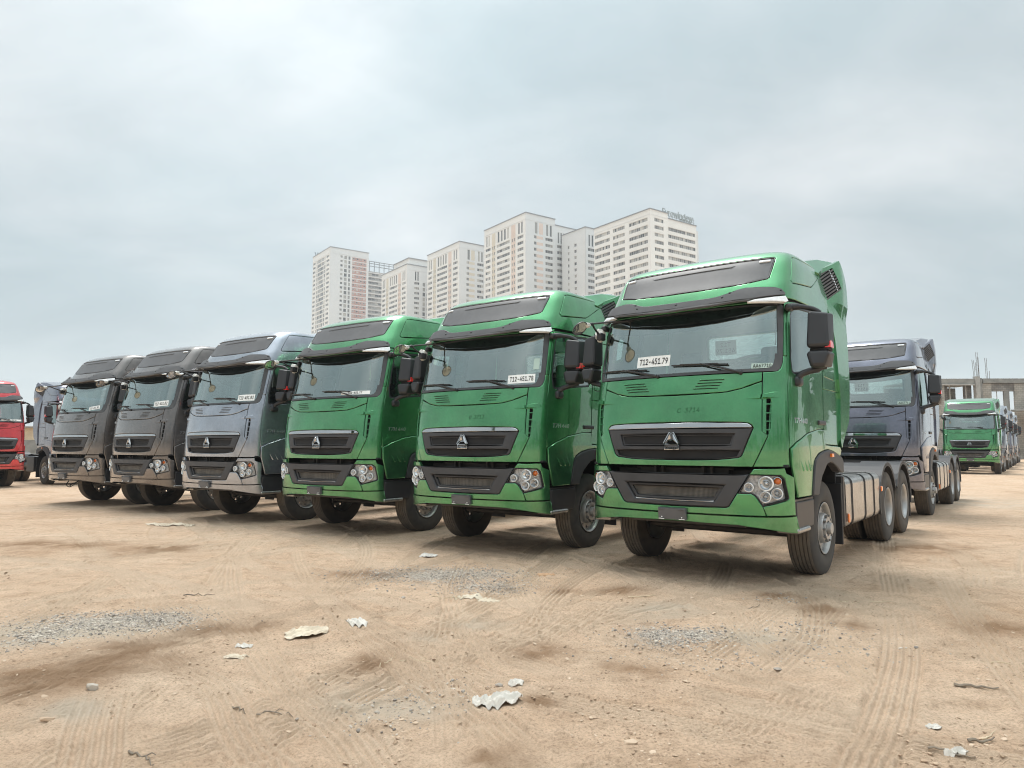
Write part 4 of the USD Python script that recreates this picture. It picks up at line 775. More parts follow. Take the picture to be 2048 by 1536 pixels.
M['ground'] = usdkit.material(stage, L + 'sandy_earth', {
    'g': ('geometry', {}), 'n1': ('noise_texture', {'scale': 0.55, 'detail': 6.0, 'roughness': 0.6}), 'n2': ('noise_texture', {'scale': 5.5, 'detail': 7.0, 'roughness': 0.65, 'distortion': 0.6}),
    'n3': ('noise_texture', {'scale': 60.0, 'detail': 4.0, 'roughness': 0.7}), 'n4': ('noise_texture', {'scale': 150.0, 'detail': 3.0, 'roughness': 0.65}), 'ak': ('attribute', {'attribute': 'packed'}), 'mk': ('mix', {'color2': (0.63, 0.50, 0.375)}), 'kf': ('math', {'math_type': 'multiply', 'value2': 0.4}), 'st': ('mapping', {'scale': (0.7, 3.4, 1.0), 'rotation': (0.0, 0.0, 0.55)}), 'n5': ('noise_texture', {'scale': 1.3, 'detail': 6.0, 'roughness': 0.6}),
    'r1': ('rgb_ramp', {'ramp': [(0.28, (0.53, 0.368, 0.25)), (0.5, (0.615, 0.452, 0.325)), (0.72, (0.65, 0.505, 0.378))]}),
    'r2': ('rgb_ramp', {'ramp': [(0.25, (0.74, 0.72, 0.69)), (0.5, (1.0, 1.0, 1.0)), (0.8, (1.13, 1.13, 1.12))]}), 'm2': ('mix', {'mix_type': 'multiply', 'fac': 1.0}),
    'r3': ('rgb_ramp', {'ramp': [(0.3, (0.58, 0.55, 0.52)), (0.5, (1.0, 1.0, 1.0)), (0.72, (1.24, 1.23, 1.2))]}), 'm3': ('mix', {'mix_type': 'multiply', 'fac': 0.85}),
    'r5': ('rgb_ramp', {'ramp': [(0.3, (0.90, 0.87, 0.84)), (0.55, (1.0, 1.0, 1.0)), (0.8, (1.08, 1.07, 1.05))]}), 'm5': ('mix', {'mix_type': 'multiply', 'fac': 0.9}),
    'ad': ('attribute', {'attribute': 'damp'}), 'md': ('mix', {'color2': (0.235, 0.135, 0.07)}), 'ag': ('attribute', {'attribute': 'gravelly'}), 'mg': ('mix', {'color2': (0.40, 0.375, 0.34)}),
    'ap': ('attribute', {'attribute': 'pale'}), 'mp': ('mix', {'color2': (0.52, 0.45, 0.36)}),
    'bs': ('math', {'math_type': 'multiply_add', 'value2': 0.5}), 'b': ('bump', {'strength': 1.0, 'distance': 0.018}), 'p': ('principled_bsdf', {'roughness': 0.95, 'specular_ior_level': 0.15})},
    [('g.position', 'n1.vector'), ('g.position', 'n2.vector'), ('g.position', 'n3.vector'), ('g.position', 'n4.vector'), ('g.position', 'st.vector'), ('st.vector', 'n5.vector'),
     ('n1.fac', 'r1.fac'), ('n2.fac', 'r2.fac'), ('n3.fac', 'r3.fac'), ('n5.fac', 'r5.fac'), ('r1.color', 'm2.color1'), ('r2.color', 'm2.color2'), ('m2.color', 'm3.color1'), ('r3.color', 'm3.color2'), ('m3.color', 'm5.color1'), ('r5.color', 'm5.color2'),
     ('ak.fac', 'kf.value1'), ('kf.value', 'mk.fac'), ('m5.color', 'mk.color1'), ('mk.color', 'md.color1'), ('ad.fac', 'md.fac'), ('md.color', 'mg.color1'), ('ag.fac', 'mg.fac'), ('mg.color', 'mp.color1'), ('ap.fac', 'mp.fac'), ('mp.color', 'p.base_color'),
     ('n3.fac', 'bs.value1'), ('n4.fac', 'bs.value3'), ('bs.value', 'b.height'), ('b.normal', 'p.normal')], surface='p.BSDF')
V0 = GV[:, 0], GV[:, 1]
brk = np.clip((meshkit.fbm(np.stack([V0[0] * 3.1, V0[1] * 3.1, np.zeros(len(GV)) + 9.5], -1), 4, 61) - .34) * 3.2, 0, 1)
dampv = np.clip(ellipses(DAMP, *V0) * (0.40 + brk) * .72 + 0.15 * np.clip((meshkit.fbm(np.stack([V0[0] * .5, V0[1] * .9, np.zeros(len(GV)) + 3.5], -1), 4, 77) - .56) * 5, 0, 1), 0, .75)
gravv = np.clip(ellipses(GRAVEL, *V0) * (0.3 + brk) * .85, 0, .7); palev = np.clip(ellipses(PALE, *V0) * (0.3 + brk) * .7, 0, .65)
top('ground', arr((GV, GF), True), M['ground'], kind='structure', primvars={'packed': np.append(GRIB, 0.0), 'damp': dampv, 'gravelly': gravv, 'pale': palev})

def ground_z(x, y):
    return float(relief(np.array([x, float(x)]), np.array([y, float(y)]))[0][0])
# loose stones of the gravel patches and pebbles over the yard
def pebble(seed):
    m = trimesh.creation.icosphere(1); v = np.array(m.vertices); r = np.random.default_rng(seed)
    v = v * (1 + .35 * (meshkit.noise(v * 1.7 + seed * 5.1, seed) - .5) * 2)[:, None] * np.array([1, r.uniform(.6, .9), r.uniform(.45, .7)])
    return arr(trimesh.Trimesh(v, m.faces, process=False), 40)
M['stone'] = usdkit.material(stage, L + 'grey_stone', {'oi': ('object_info', {}), 'r': ('rgb_ramp', {'ramp': [(0.0, (0.17, 0.15, 0.13)), (0.35, (0.32, 0.285, 0.245)), (0.7, (0.45, 0.395, 0.33)), (1.0, (0.56, 0.49, 0.41))]}), 'p': ('principled_bsdf', {'roughness': 0.85})}, [('oi.random', 'r.fac'), ('r.color', 'p.base_color')], surface='p.BSDF')
M['clod'] = usdkit.material(stage, L + 'earth_clod', {'oi': ('object_info', {}), 'r': ('rgb_ramp', {'ramp': [(0.0, (0.24, 0.165, 0.105)), (0.5, (0.43, 0.315, 0.22)), (1.0, (0.54, 0.42, 0.31))]}), 'p': ('principled_bsdf', {'roughness': 0.95})}, [('oi.random', 'r.fac'), ('r.color', 'p.base_color')], surface='p.BSDF')
def scatter(name, label, cat_, pts, size, mat, sink=.25, flat=1.0):
    pi = UsdGeom.PointInstancer.Define(stage, '/World/' + name); n = len(pts)
    paths = []
    for k in range(4):
        q = put(f'/World/{name}/stone_{k + 1:03d}' if k else f'/World/{name}/stone', pebble(k + 3), mat); paths.append(q.GetPath())
    pi.CreatePrototypesRel().SetTargets(paths)
    z = relief(pts[:, 0].copy(), pts[:, 1].copy())[0]
    pi.CreateProtoIndicesAttr(Vt.IntArray.FromNumpy(RNG.integers(0, 4, n).astype(np.int32)))
    pi.CreatePositionsAttr(Vt.Vec3fArray.FromNumpy(np.stack([pts[:, 0], pts[:, 1], z + size * (.5 - sink) * flat], 1).astype(np.float32)))
    pi.CreateScalesAttr(Vt.Vec3fArray.FromNumpy((size[:, None] * np.array([1, 1, flat])).astype(np.float32)))
    a = RNG.uniform(0, 2 * PI, n); t = RNG.normal(0, .25, n)
    pi.CreateOrientationsAttr(Vt.QuathArray([Gf.Quath(float(math.cos(x / 2)), float(u * .5), float(-u * .3), float(math.sin(x / 2))) for x, u in zip(a, t)]))
    tag(pi, label, cat_, kind='stuff')
gp = np.vstack([np.stack([a + rx * RNG.normal(0, .75, n), b + ry * RNG.normal(0, .75, n)], 1) for a, b, rx, ry in GRAVEL for n in [int(26000 * rx * ry + 100)]] + [np.stack([a + rx * RNG.normal(0, .7, n), b + ry * RNG.normal(0, .7, n)], 1) for a, b, rx, ry in LIGHT_GRAVEL for n in [int(2200 * rx * ry + 60)]])
scatter('gravel', 'patches of loose grey gravel pressed into the sandy ground', 'gravel', gp, np.clip(RNG.lognormal(math.log(.0042), .5, len(gp)), .002, .015), M['stone'], .30)
pr_ = 3.2 * (18 / 3.2) ** RNG.random(24000); pa = np.radians(RNG.uniform(-40, 40, 24000)); pp = np.stack([pr_ * np.sin(pa), pr_ * np.cos(pa)], 1)
pp = pp[meshkit.fbm(np.stack([pp[:, 0] * 1.2, pp[:, 1] * 1.2, np.zeros(len(pp))], -1), 3, 90) > .45]
scatter('earth_clods', 'small crumbs and clods of dry earth strewn over the yard', 'clods', pp, np.clip(RNG.lognormal(math.log(.0048), .5, len(pp)), .0025, .017), M['clod'], .35, .55)

# ------------------------------------------------------------------ the apartment towers
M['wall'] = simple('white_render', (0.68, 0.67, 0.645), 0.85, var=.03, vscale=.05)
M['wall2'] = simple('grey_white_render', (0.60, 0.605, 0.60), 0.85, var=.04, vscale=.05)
M['wallb'] = simple('beige_render', (0.58, 0.52, 0.42), 0.85, var=.05, vscale=.2)
M['wallp'] = simple('pale_pink_render', (0.62, 0.50, 0.43), 0.85, var=.05, vscale=.2)
M['brickred'] = simple('brick_red_cladding', (0.40, 0.235, 0.20), 0.85, var=.12, vscale=.6)
M['wallgrey'] = simple('taupe_cladding', (0.36, 0.33, 0.31), 0.85, var=.1, vscale=.3)
M['coping'] = simple('grey_coping', (0.22, 0.235, 0.25), 0.7)
M['pane'] = usdkit.material(stage, L + 'tower_window', {'oi': ('object_info', {}), 'r': ('rgb_ramp', {'ramp': [(0.0, (0.06, 0.065, 0.07)), (0.3, (0.15, 0.155, 0.155)), (0.6, (0.25, 0.25, 0.24)), (0.85, (0.36, 0.35, 0.32)), (1.0, (0.5, 0.48, 0.44))]}), 'p': ('principled_bsdf', {'roughness': 0.15})}, [('oi.random', 'r.fac'), ('r.color', 'p.base_color')], surface='p.BSDF')
M['mullion'] = simple('window_frame_white', (0.62, 0.62, 0.60), 0.6)
M['signgrey'] = simple('sign_letters_grey', (0.26, 0.30, 0.31), 0.5)
EL, ER = np.array([-.581, .814, 0]), np.array([.814, .581, 0])
def onface(org, d, m):
    """mesh given in (u, depth outward, z) of a facade -> world; d runs along the wall as it goes away from the corner"""
    out = np.array([d[1], -d[0], 0]) if np.dot([d[1], -d[0]], [-org[0], -org[1]]) > 0 else np.array([-d[1], d[0], 0])
    v, f, n = arr(m, 20); Rm = np.stack([d, out, [0, 0, 1.0]], 1)
    v2, n2 = v @ Rm.T + np.asarray(org), n @ Rm.T
    return (v2, f, n2) if np.linalg.det(Rm) > 0 else (v2, f[:, ::-1], n2)
def ubox(u0, u1, o0, o1, z0, z1):
    P = np.array([(u, o, z) for u in (u0, u1) for o in (o0, o1) for z in (z0, z1)], float)
    m = trimesh.creation.box(extents=(1, 1, 1)); v = np.array(m.vertices) + .5
    return arr(trimesh.Trimesh(np.array([u0, o0, z0]) + v * np.array([u1 - u0, o1 - o0, z1 - z0]), m.faces, process=False), 20)
def facade(T, org, d, length, H, fh, cols, wallmat, name='wall', zmin=.48, top_gap=3.2, tall=0, base=0.0, panes=None):
    """one wall with real openings; cols: (from, to, kind, panes): W window, T tall top window only, S coloured strip with two small windows, P panel beside a window"""
    holes, wins, strips = [], [], []
    z = H - top_gap; zl = H * zmin
    if tall:
        zt0 = z - tall * fh + .35
        for a, b, k, n, *o in cols:
            if k in ('W', 'P'):
                nn = max(2, n - 1)
                for i in range(nn):
                    w = (b - a) / nn; h = (a + w * (i + .22), a + w * (i + .78))
                    if k == 'P' and i: strips.append((a + w * 1.1, b, zt0, z - .2, o[0])); break
                    holes.append((h[0], h[1], zt0, z - .2)); wins.append((h[0], h[1], zt0, z - .2, 1, 2))
        z -= tall * fh
    fl = 0
    while z - fh > zl:
        z -= fh
        for a, b, k, n, *o in cols:
            if k == 'W': holes.append((a, b, z + .95, z + 2.55)); wins.append((a, b, z + .95, z + 2.55, n, 1))
            elif k == 'P':
                m_ = a + (b - a) * .28; holes.append((a, m_, z + .95, z + 2.55)); wins.append((a, m_, z + .95, z + 2.55, 2, 1)); strips.append((m_ + .003, b, z + .95, z + 2.45, o[0]))
            elif k == 'D': holes.append((a, b, z + .35, z + 2.75)); wins.append((a, b, z + .35, z + 2.75, n, 1))
            elif k == 'R': strips.append((a, b, z + .0, z + 2.55, o[0])); [wins.append((a + (b - a) * q, a + (b - a) * (q + .13), z + 1.0, z + 2.2, 1, 1)) for q in (.03, .30, .56, .80)]
            elif k == 'S': [holes.append((a + (b - a) * q, a + (b - a) * (q + .26), z + .7, z + 2.5)) or wins.append((a + (b - a) * q, a + (b - a) * (q + .26), z + .7, z + 2.5, 1, 1)) for q in (.12, .62)]
    for a, b, k, n, *o in cols:
        if k == 'S': strips.append((a, b, zl, H - top_gap + fh * 0 - .1, o[0]))
    P = sbox(0, base, 1, H)
    P = Polygon(P.exterior.coords, [list(sbox(a, c, b, d_).exterior.coords)[::-1] for a, b, c, d_ in holes])
    P = affinity.scale(P, length, 1, origin=(0, 0))
    m = extr(P, .3, 'y', .3)                      # y runs outward 0 .. .3
    part(T, name, onface(org, d, m), wallmat, smooth=20)
    for (a, b, c, d_, n, rows) in wins:
        u0, u1 = a * length, b * length; out = .07 if (a, b, c, d_) in holes else .318
        fr = [ubox(u0, u1, out, out + .05, c, c + .09), ubox(u0, u1, out, out + .05, d_ - .09, d_)] + [ubox(u0 + (u1 - u0) * i / n - (.05 if 0 < i else 0) , u0 + (u1 - u0) * i / n + (.05 if i < n else 0), out, out + .05, c + .09, d_ - .09) for i in range(n + 1)]
        w = part(T, 'window', onface(org, d, cat(*fr)), M['mullion'], smooth=20)
        for i in range(n):
            part(w, 'pane', onface(org, d, ubox(u0 + (u1 - u0) * i / n + .05, u0 + (u1 - u0) * (i + 1) / n - .05, out - .02, out + .015, c + .09, d_ - .09)), M['pane'], smooth=20)
    for (a, b, c, d_, mt) in strips:
        hh = [h for h in holes if h[0] >= a - 1e-6 and h[1] <= b + 1e-6 and h[2] < d_ and h[3] > c]
        Q = Polygon(sbox(a, c, b, d_).exterior.coords, [list(sbox(h[0], max(h[2], c + .01), h[1], min(h[3], d_ - .01)).exterior.coords)[::-1] for h in hh if h[2] > c and h[3] < d_])
        part(T, 'coloured_panel', onface(org, d, xf(extr(affinity.scale(Q, length, 1, origin=(0, 0)), .02, 'y', .02), t=(0, .285 + .02, 0))), M[mt], smooth=20)
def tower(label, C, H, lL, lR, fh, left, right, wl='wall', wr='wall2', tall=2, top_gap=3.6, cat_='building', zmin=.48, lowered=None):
    T = thing('apartment_tower', label, cat_, (0, 0, 0), 0, 'apartment towers behind the yard')
    C = np.array([C[0], C[1], 0.0])
    q = [C, C + EL * lL, C + EL * lL + ER * lR, C + ER * lR]
    ins = [q[0] + .02 * (EL + ER), q[1] + .02 * (ER - EL), q[2] - .02 * (EL + ER), q[3] + .02 * (EL - ER)]
    part(T, 'core', hull([p + [0, 0, z] for p in ins for z in (0, H - .8)]), M['wallgrey'], smooth=20)
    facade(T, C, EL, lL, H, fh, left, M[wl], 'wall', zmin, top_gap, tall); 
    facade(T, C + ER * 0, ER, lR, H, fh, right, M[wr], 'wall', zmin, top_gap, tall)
    out_l, out_r = np.array([-.814, -.581, 0]), np.array([.581, -.814, 0])
    corner = [C, C + .3 * out_l, C + .3 * out_l + .3 * out_r, C + .3 * out_r]
    part(T, 'corner_pier', hull([p + [0, 0, z] for p in corner for z in (0, H)]), M[wr], smooth=20)
    cp = cat(onface(C, EL, ubox(-.45, lL + .3, .0, .5, H, H + .45)), onface(C, ER, ubox(.0, lR + .3, .0, .5, H, H + .45)))
    part(T, 'coping', cp, M['coping'], smooth=20)
    part(T, 'cornice_line', cat(onface(C, EL, ubox(-.31, lL, .30, .36, H - top_gap + .25, H - top_gap + .5)), onface(C, ER, ubox(0.0, lR, .30, .36, H - top_gap + .25, H - top_gap + .5))), M['wall2'], smooth=20)
    return T, C
LEFT4 = [(.045, .18, 'W', 3), (.226, .325, 'S', 1, 'wallp'), (.363, .675, 'W', 5), (.714, .80, 'S', 1, 'wallb'), (.84, .965, 'W', 3)]
RIGHT4 = [(.264, .577, 'P', 3, 'wallp'), (.66, .917, 'W', 3)]
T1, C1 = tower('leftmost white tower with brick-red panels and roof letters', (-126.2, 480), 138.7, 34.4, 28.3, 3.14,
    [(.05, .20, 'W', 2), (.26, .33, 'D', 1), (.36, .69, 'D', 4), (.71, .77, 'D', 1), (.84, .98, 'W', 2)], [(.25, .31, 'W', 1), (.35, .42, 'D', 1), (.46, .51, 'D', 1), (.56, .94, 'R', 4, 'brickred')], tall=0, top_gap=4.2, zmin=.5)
Rl = np.stack([ER, [0, 0, 1.0], np.cross(ER, [0, 0, 1.0])], 1)
lt = meshkit.text_mesh('Wol', 3.6, .3, True)
part(T1, 'roof_letters', xf((np.array(lt.vertices), np.array(lt.faces)), Rl, C1 + EL * 34 + ER * .5 + [0, 0, 139.3], 20), M['signgrey'])
T1b = thing('apartment_tower', 'taupe tower with a roof pergola, half hidden behind the brick-red one', 'building', (0, 0, 0), 0, 'apartment towers behind the yard')
Cb = np.array([-111., 515., 0])
part(T1b, 'core', hull([Cb + EL * a + ER * b + [0, 0, z] for a in (.1, 20) for b in (.1, 30) for z in (0, 130)]), M['wallgrey'], smooth=20)
facade(T1b, Cb, ER, 30, 131, 3.14, [(.14, .60, 'W', 5), (.66, .70, 'D', 1), (.76, .96, 'W', 3)], M['wallgrey'], 'wall', .55, .9, 0)
for k in range(18): part(T1b, 'floor_band', onface(Cb, ER, ubox(.3, 29.7, .301, .42, 131 - .9 - 3.14 * k - .35, 131 - .9 - 3.14 * k + .2)), M['wall'], smooth=20)
for k in range(8): part(T1b, 'pergola_post', hull([Cb + ER * (1 + 4 * k + a) + EL * b + [0, 0, z] for a in (0, .45) for b in (.3, .7) for z in (131, 138.6)]), M['coping'], smooth=20)
part(T1b, 'pergola_beam', cat(*[hull([Cb + ER * a + EL * b + [0, 0, z] for a in (.6, 30) for b in (b0, b0 + .5) for z in (zz, zz + .45)]) for b0, zz in ((.2, 138.6), (6, 138.6), (.2, 135.0))]), M['coping'], smooth=20)
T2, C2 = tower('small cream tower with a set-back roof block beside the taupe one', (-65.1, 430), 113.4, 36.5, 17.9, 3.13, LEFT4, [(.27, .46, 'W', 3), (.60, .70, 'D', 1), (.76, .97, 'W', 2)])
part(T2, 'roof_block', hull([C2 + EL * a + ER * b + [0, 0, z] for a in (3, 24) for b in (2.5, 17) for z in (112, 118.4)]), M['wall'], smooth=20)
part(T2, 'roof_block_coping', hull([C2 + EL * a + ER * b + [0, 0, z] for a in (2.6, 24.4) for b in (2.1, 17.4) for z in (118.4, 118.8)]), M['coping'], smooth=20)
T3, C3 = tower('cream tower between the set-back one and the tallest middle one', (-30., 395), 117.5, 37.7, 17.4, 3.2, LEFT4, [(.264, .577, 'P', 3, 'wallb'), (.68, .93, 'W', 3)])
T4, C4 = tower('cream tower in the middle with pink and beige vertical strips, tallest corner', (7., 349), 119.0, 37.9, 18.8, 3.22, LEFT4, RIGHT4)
# the recessed wings that join it to the right-hand tower
part(T4, 'wing_core', hull([np.array([22.2, 360, 0]) + ER * a + EL * b + [0, 0, z] for a in (.1, 16) for b in (.1, 12) for z in (0, 115)]), M['wallgrey'], smooth=20)
facade(T4, np.array([22.2, 360, 0]), ER, 16, 116, 3.2, [(.10, .45, 'W', 4), (.52, .64, 'S', 1, 'wallb'), (.70, .95, 'W', 3)], M['wall2'], 'wing_wall', .5, 3.2, 2)
part(T4, 'wing_coping', onface(np.array([22.2, 360, 0]), ER, ubox(0, 16, 0, .5, 116, 116.45)), M['coping'], smooth=20)
Cc = np.array([36.8, 345, 0]); T4c = thing('apartment_tower', 'narrow plain stair wing between the middle and the right-hand tower', 'building', (0, 0, 0), 0, 'apartment towers behind the yard')
part(T4c, 'core', hull([Cc + EL * a + ER * b + [0, 0, z] for a in (.1, 18) for b in (.1, 9) for z in (0, 109.5)]), M['wallgrey'], smooth=20)
facade(T4c, Cc, EL, 18, 110.2, 3.2, [(.36, .46, 'W', 1), (.68, .74, 'W', 1)], M['wall2'], 'wall', .5, 6.0, 0)
facade(T4c, Cc, ER, 9, 110.2, 3.2, [(.15, .85, 'W', 4)], M['wall2'], 'wall', .5, 3.2, 2)
part(T4c, 'coping', cat(onface(Cc, EL, ubox(-.4, 18, 0, .5, 110.2, 110.6)), onface(Cc, ER, ubox(0, 9, 0, .5, 110.2, 110.6))), M['coping'], smooth=20)
T5, C5 = tower('right-hand white tower with long window bands and a roof sign', (58.9, 293), 101.8, 35.0, 10.8, 3.23, [(.035, .35, 'W', 10), (.43, .64, 'W', 7), (.70, .985, 'W', 10)], [(.22, .74, 'W', 5)], tall=0, top_gap=2.6, wr='wall')
Cs = C5 + ER * 10.8 - np.array([.581, -.814, 0]) * .8
part(T5, 'side_core', hull([Cs + ER * a + EL * b + [0, 0, z] for a in (.02, 19.6) for b in (.02, 34) for z in (0, 99.4)]), M['wallgrey'], smooth=20)
facade(T5, Cs, ER, 19.6, 100.0, 3.23, [(.02, .955, 'W', 14)], M['wall'], 'side_wall', .5, 3.0, 0)
part(T5, 'side_coping', onface(Cs, ER, ubox(0, 19.9, 0, .5, 100.0, 100.4)), M['coping'], smooth=20)
Ce = Cs + ER * 19.6 + EL * 1.5
part(T5, 'end_bay', hull([Ce + ER * a + EL * b + [0, 0, z] for a in (.05, 3.4) for b in (0, 30) for z in (0, 98.6)]), M['wall2'], smooth=20)
Sg = UsdGeom.Xform.Define(stage, '/World/roof_sign'); tag(Sg, 'roof sign reading Eurowindow on the right-hand white tower', 'sign')
x_ = 0.0
for ch in 'Eurowindow':
    m = meshkit.text_mesh(ch, 2.7, .25, True); v = np.array(m.vertices); v[:, 0] -= v[:, 0].min(); w = v[:, 0].max()
    part(Sg, 'letter', xf((v, np.array(m.faces)), Rl, Cs + ER * (-2.6 + x_ * .86) + [0, 0, 101.4] - np.array([.581, -.814, 0]) * -.2, 20), M['signgrey']); x_ += w + .42
m = meshkit.text_mesh('RIVER PARK', 1.0, .2, True)
part(Sg, 'small_lettering', xf((np.array(m.vertices), np.array(m.faces)), Rl, Cs + ER * 8.6 + [0, 0, 100.5], 20), M['signgrey'])
for k in range(9): part(Sg, 'support_post', hull([Cs + ER * (.2 + 2.3 * k + a) + EL * b + [0, 0, z] for a in (0, .12) for b in (.35, .47) for z in (100.0, 103.6)]), M['coping'], smooth=20)
part(Sg, 'support_rail', cat(*[hull([Cs + ER * a + EL * b + [0, 0, z] for a in (-.6, 19.2) for b in (.33, .45) for z in (zz, zz + .12)]) for zz in (101.4, 102.8)]), M['coping'], smooth=20)

# ------------------------------------------------------------------ the unfinished concrete building on the right
M['conc'] = simple('raw_concrete', (0.31, 0.30, 0.28), 0.9, var=.2, vscale=1.5, bump=.01, bscale=8)
M['concd'] = simple('dark_concrete', (0.20, 0.195, 0.18), 0.9, var=.25, vscale=1.5)
def blockmat(name, c1, c2, mo):
    return usdkit.material(stage, L + name, {'g': ('geometry', {}), 's': ('separate_xyz', {}), 'c': ('combine_xyz', {}), 'b': ('brick_texture', {'color1': c1, 'color2': c2, 'mortar': mo, 'scale': 1.0, 'brick_width': .42, 'row_height': .2, 'mortar_size': .018}), 'n': ('noise_texture', {'scale': 1.3, 'detail': 5.0}), 'r': ('rgb_ramp', {'ramp': [(.3, (.75, .74, .72)), (.7, (1.1, 1.1, 1.1))]}), 'm': ('mix', {'mix_type': 'multiply', 'fac': 1.0}), 'p': ('principled_bsdf', {'roughness': .92})},
        [('g.position', 's.vector'), ('s.x', 'c.x'), ('s.z', 'c.y'), ('c.vector', 'b.vector'), ('g.position', 'n.vector'), ('n.fac', 'r.fac'), ('b.color', 'm.color1'), ('r.color', 'm.color2'), ('m.color', 'p.base_color')], surface='p.BSDF')
M['block'] = blockmat('grey_block_wall', (.34, .31, .27), (.27, .25, .22), (.20, .19, .17)); M['blockd'] = blockmat('dark_brick_infill', (.22, .20, .18), (.15, .14, .13), (.11, .105, .10))
M['panelw'] = simple('white_sheet', (.78, .78, .76), .7); M['rebar'] = simple('rebar_steel', (.13, .115, .105), .7); M['tan'] = simple('tan_block_wall', (.50, .41, .29), .9, var=.2, vscale=1.2)
B = thing('unfinished_building', 'raw concrete and grey block building shell with rebar sticking up', 'building')
bp = lambda n, m, mat: part(B, n, xf(m, t=(0, 75, 0)), M[mat], smooth=20)
bp('beam', cbox(44.2, 49.46, -.1, .4, 8.0, 8.55, .02), 'concd'); bp('beam', cbox(50.36, 62, -.1, .4, 8.08, 8.58, .02), 'concd'); bp('beam', cbox(45.9, 49.46, -.18, -.11, 7.82, 8.0, .02), 'conc')
bp('column', cbox(49.48, 49.96, -.25, .25, 0, 8.8, .02), 'conc'); bp('column', cbox(50.0, 50.30, -.05, .3, 0, 8.62, .02), 'concd')
bp('block_wall', cbox(43.0, 46.25, 0, .2, 0, 7.95, .01), 'block'); bp('block_wall', cbox(50.32, 51.28, 0, .2, 0, 8.05, .01), 'block'); bp('block_wall', cbox(53.72, 62, 0, .2, 0, 8.05, .01), 'block')
bp('lintel', cbox(51.30, 53.70, .05, .25, 7.2, 8.06, .01), 'blockd'); bp('pier', cbox(52.62, 53.2, .05, .25, 0, 7.2, .01), 'concd')
for a in (51.36, 52.0): bp('prop', cbox(a, a + .06, .3, .36, 0, 7.2, .005), 'conc')
bp('back_wall', cbox(43, 51.2, 6.0, 6.2, 0, 8.0, .01), 'blockd'); bp('roof_slab', cbox(43, 51.3, .41, 6.2, 8.1, 8.3, .01), 'concd')
for a in (46.9, 48.62): bp('prop', cbox(a, a + .1, .2, .3, 0, 7.98, .01), 'conc')
bp('inner_frame', cat(cbox(47.05, 48.4, 2.0, 2.2, 6.9, 7.5, .02), cbox(47.3, 47.5, 2.0, 2.2, 0, 6.9, .02), cbox(48.2, 48.4, 2.0, 2.2, 0, 6.9, .02)), 'concd'); bp('inner_wall', cbox(48.64, 49.46, .5, .7, 0, 7.9, .01), 'blockd'); bp('inner_wall', cbox(46.27, 46.88, .5, .7, 0, 7.9, .01), 'blockd')
bp('porch_slab', cbox(53.0, 63, -2.6, -.26, 4.98, 5.22, .02), 'conc'); bp('porch_column', cbox(60.4, 60.8, -2.4, -2.0, 0, 4.97, .02), 'conc')
for x, z0, z1, dx in ((49.52, 8.8, 10.6, -.10), (49.66, 8.8, 10.55, -.06), (49.82, 8.8, 10.35, -.04), (49.92, 8.7, 11.4, -.05), (50.06, 8.6, 11.42, -.03), (50.12, 8.6, 10.9, -.02), (50.86, 8.58, 10.78, -.05), (51.0, 8.58, 10.8, -.03), (51.24, 8.58, 9.4, -.02)): bp('rebar', tube([(x, .1, z0), (x + dx * .4, .1, (z0 + z1) / 2), (x + dx, .1, z1)], .022, 6), 'rebar')
hut = thing('block_hut', 'low tan block hut far behind the red truck', 'building', (-40.6, 60, 0)); part(hut, 'wall', cbox(-2.2, 2.6, 0, 3, 0, 2.95, .02), M['tan']); part(hut, 'roof', cbox(-2.5, 2.9, -.3, 3.3, 2.96, 3.1, .02), M['conc']); part(hut, 'base', cbox(-2.3, 2.7, -.12, -.005, 0, 1.9, .02), M['concd'])

# ------------------------------------------------------------------ the trucks
YARD = 'tractor trucks parked in the yard'
g3 = build_truck('tractor_truck', 'green'); place_truck(g3, -3.365, 12.043, .599, 'leftmost green truck of the front row, crumpled sign strip low on its windscreen', YARD)
g1 = copy_truck(g3, 'tractor_truck', 1.795, 8.008, .668, 'nearest green truck at the right end of the front row, whole left flank showing', YARD, False)
g2 = copy_truck(g3, 'tractor_truck', -.726, 10.037, .620, 'middle one of the three green front-row trucks, number 3713 scrawled on its front', YARD, False)
s4 = build_truck('tractor_truck', 'silver'); place_truck(s4, -6.031, 13.877, .599, 'blue-grey truck between the green and the brown-grey front-row trucks', YARD)
t5 = build_truck('tractor_truck', 'taupe'); place_truck(t5, -8.721, 16.007, .59, 'brown-grey truck parked right beside the blue-grey truck', YARD)
t6 = copy_truck(t5, 'tractor_truck', -11.217, 17.635, .574, 'brown-grey truck at the left end of the front row', YARD)
sA = build_truck('tractor_truck', 'slate'); place_truck(sA, 7.222, 14.955, .656, 'slate-grey truck standing behind the nearest green truck', YARD)
r9 = build_truck('tractor_truck', 'red'); place_truck(r9, -18.025, 24.42, -1.0, 'red truck cut off by the left edge of the picture', YARD)
copy_truck(g3, 'tractor_truck', 23.656, 36.511, .648, 'distant green truck in front of the unfinished building', YARD)
copy_truck(sA, 'tractor_truck', -15.99, 27.205, -.912, 'grey truck seen from its right flank beside the red truck', YARD)
copy_truck(sA, 'tractor_truck', 21.2, 38.5, .648, 'grey truck half hidden left of the distant green truck', YARD)
for k, w in enumerate(('first', 'second', 'third')):
    copy_truck((s4, sA, s4)[k], 'tractor_truck', (28.9, 34.2, 39.6)[k], (43.4, 50.4, 57.5)[k], .648, f'{w} grey truck in the column behind the distant green truck', YARD)
# numbers scrawled on the fronts
part(g1, 'scrawled_number', skin_text('C  3714', .052, .045, 1.868, ang=.02, d=.0052, dep=.0008, slant=.25), M['pen'], 'number 3714 scrawled in marker pen')
part(g2, 'scrawled_number', skin_text('0  3713', .052, .07, 1.868, ang=.03, d=.0052, dep=.0008, slant=.25), M['pen'], 'number 3713 scrawled in marker pen')

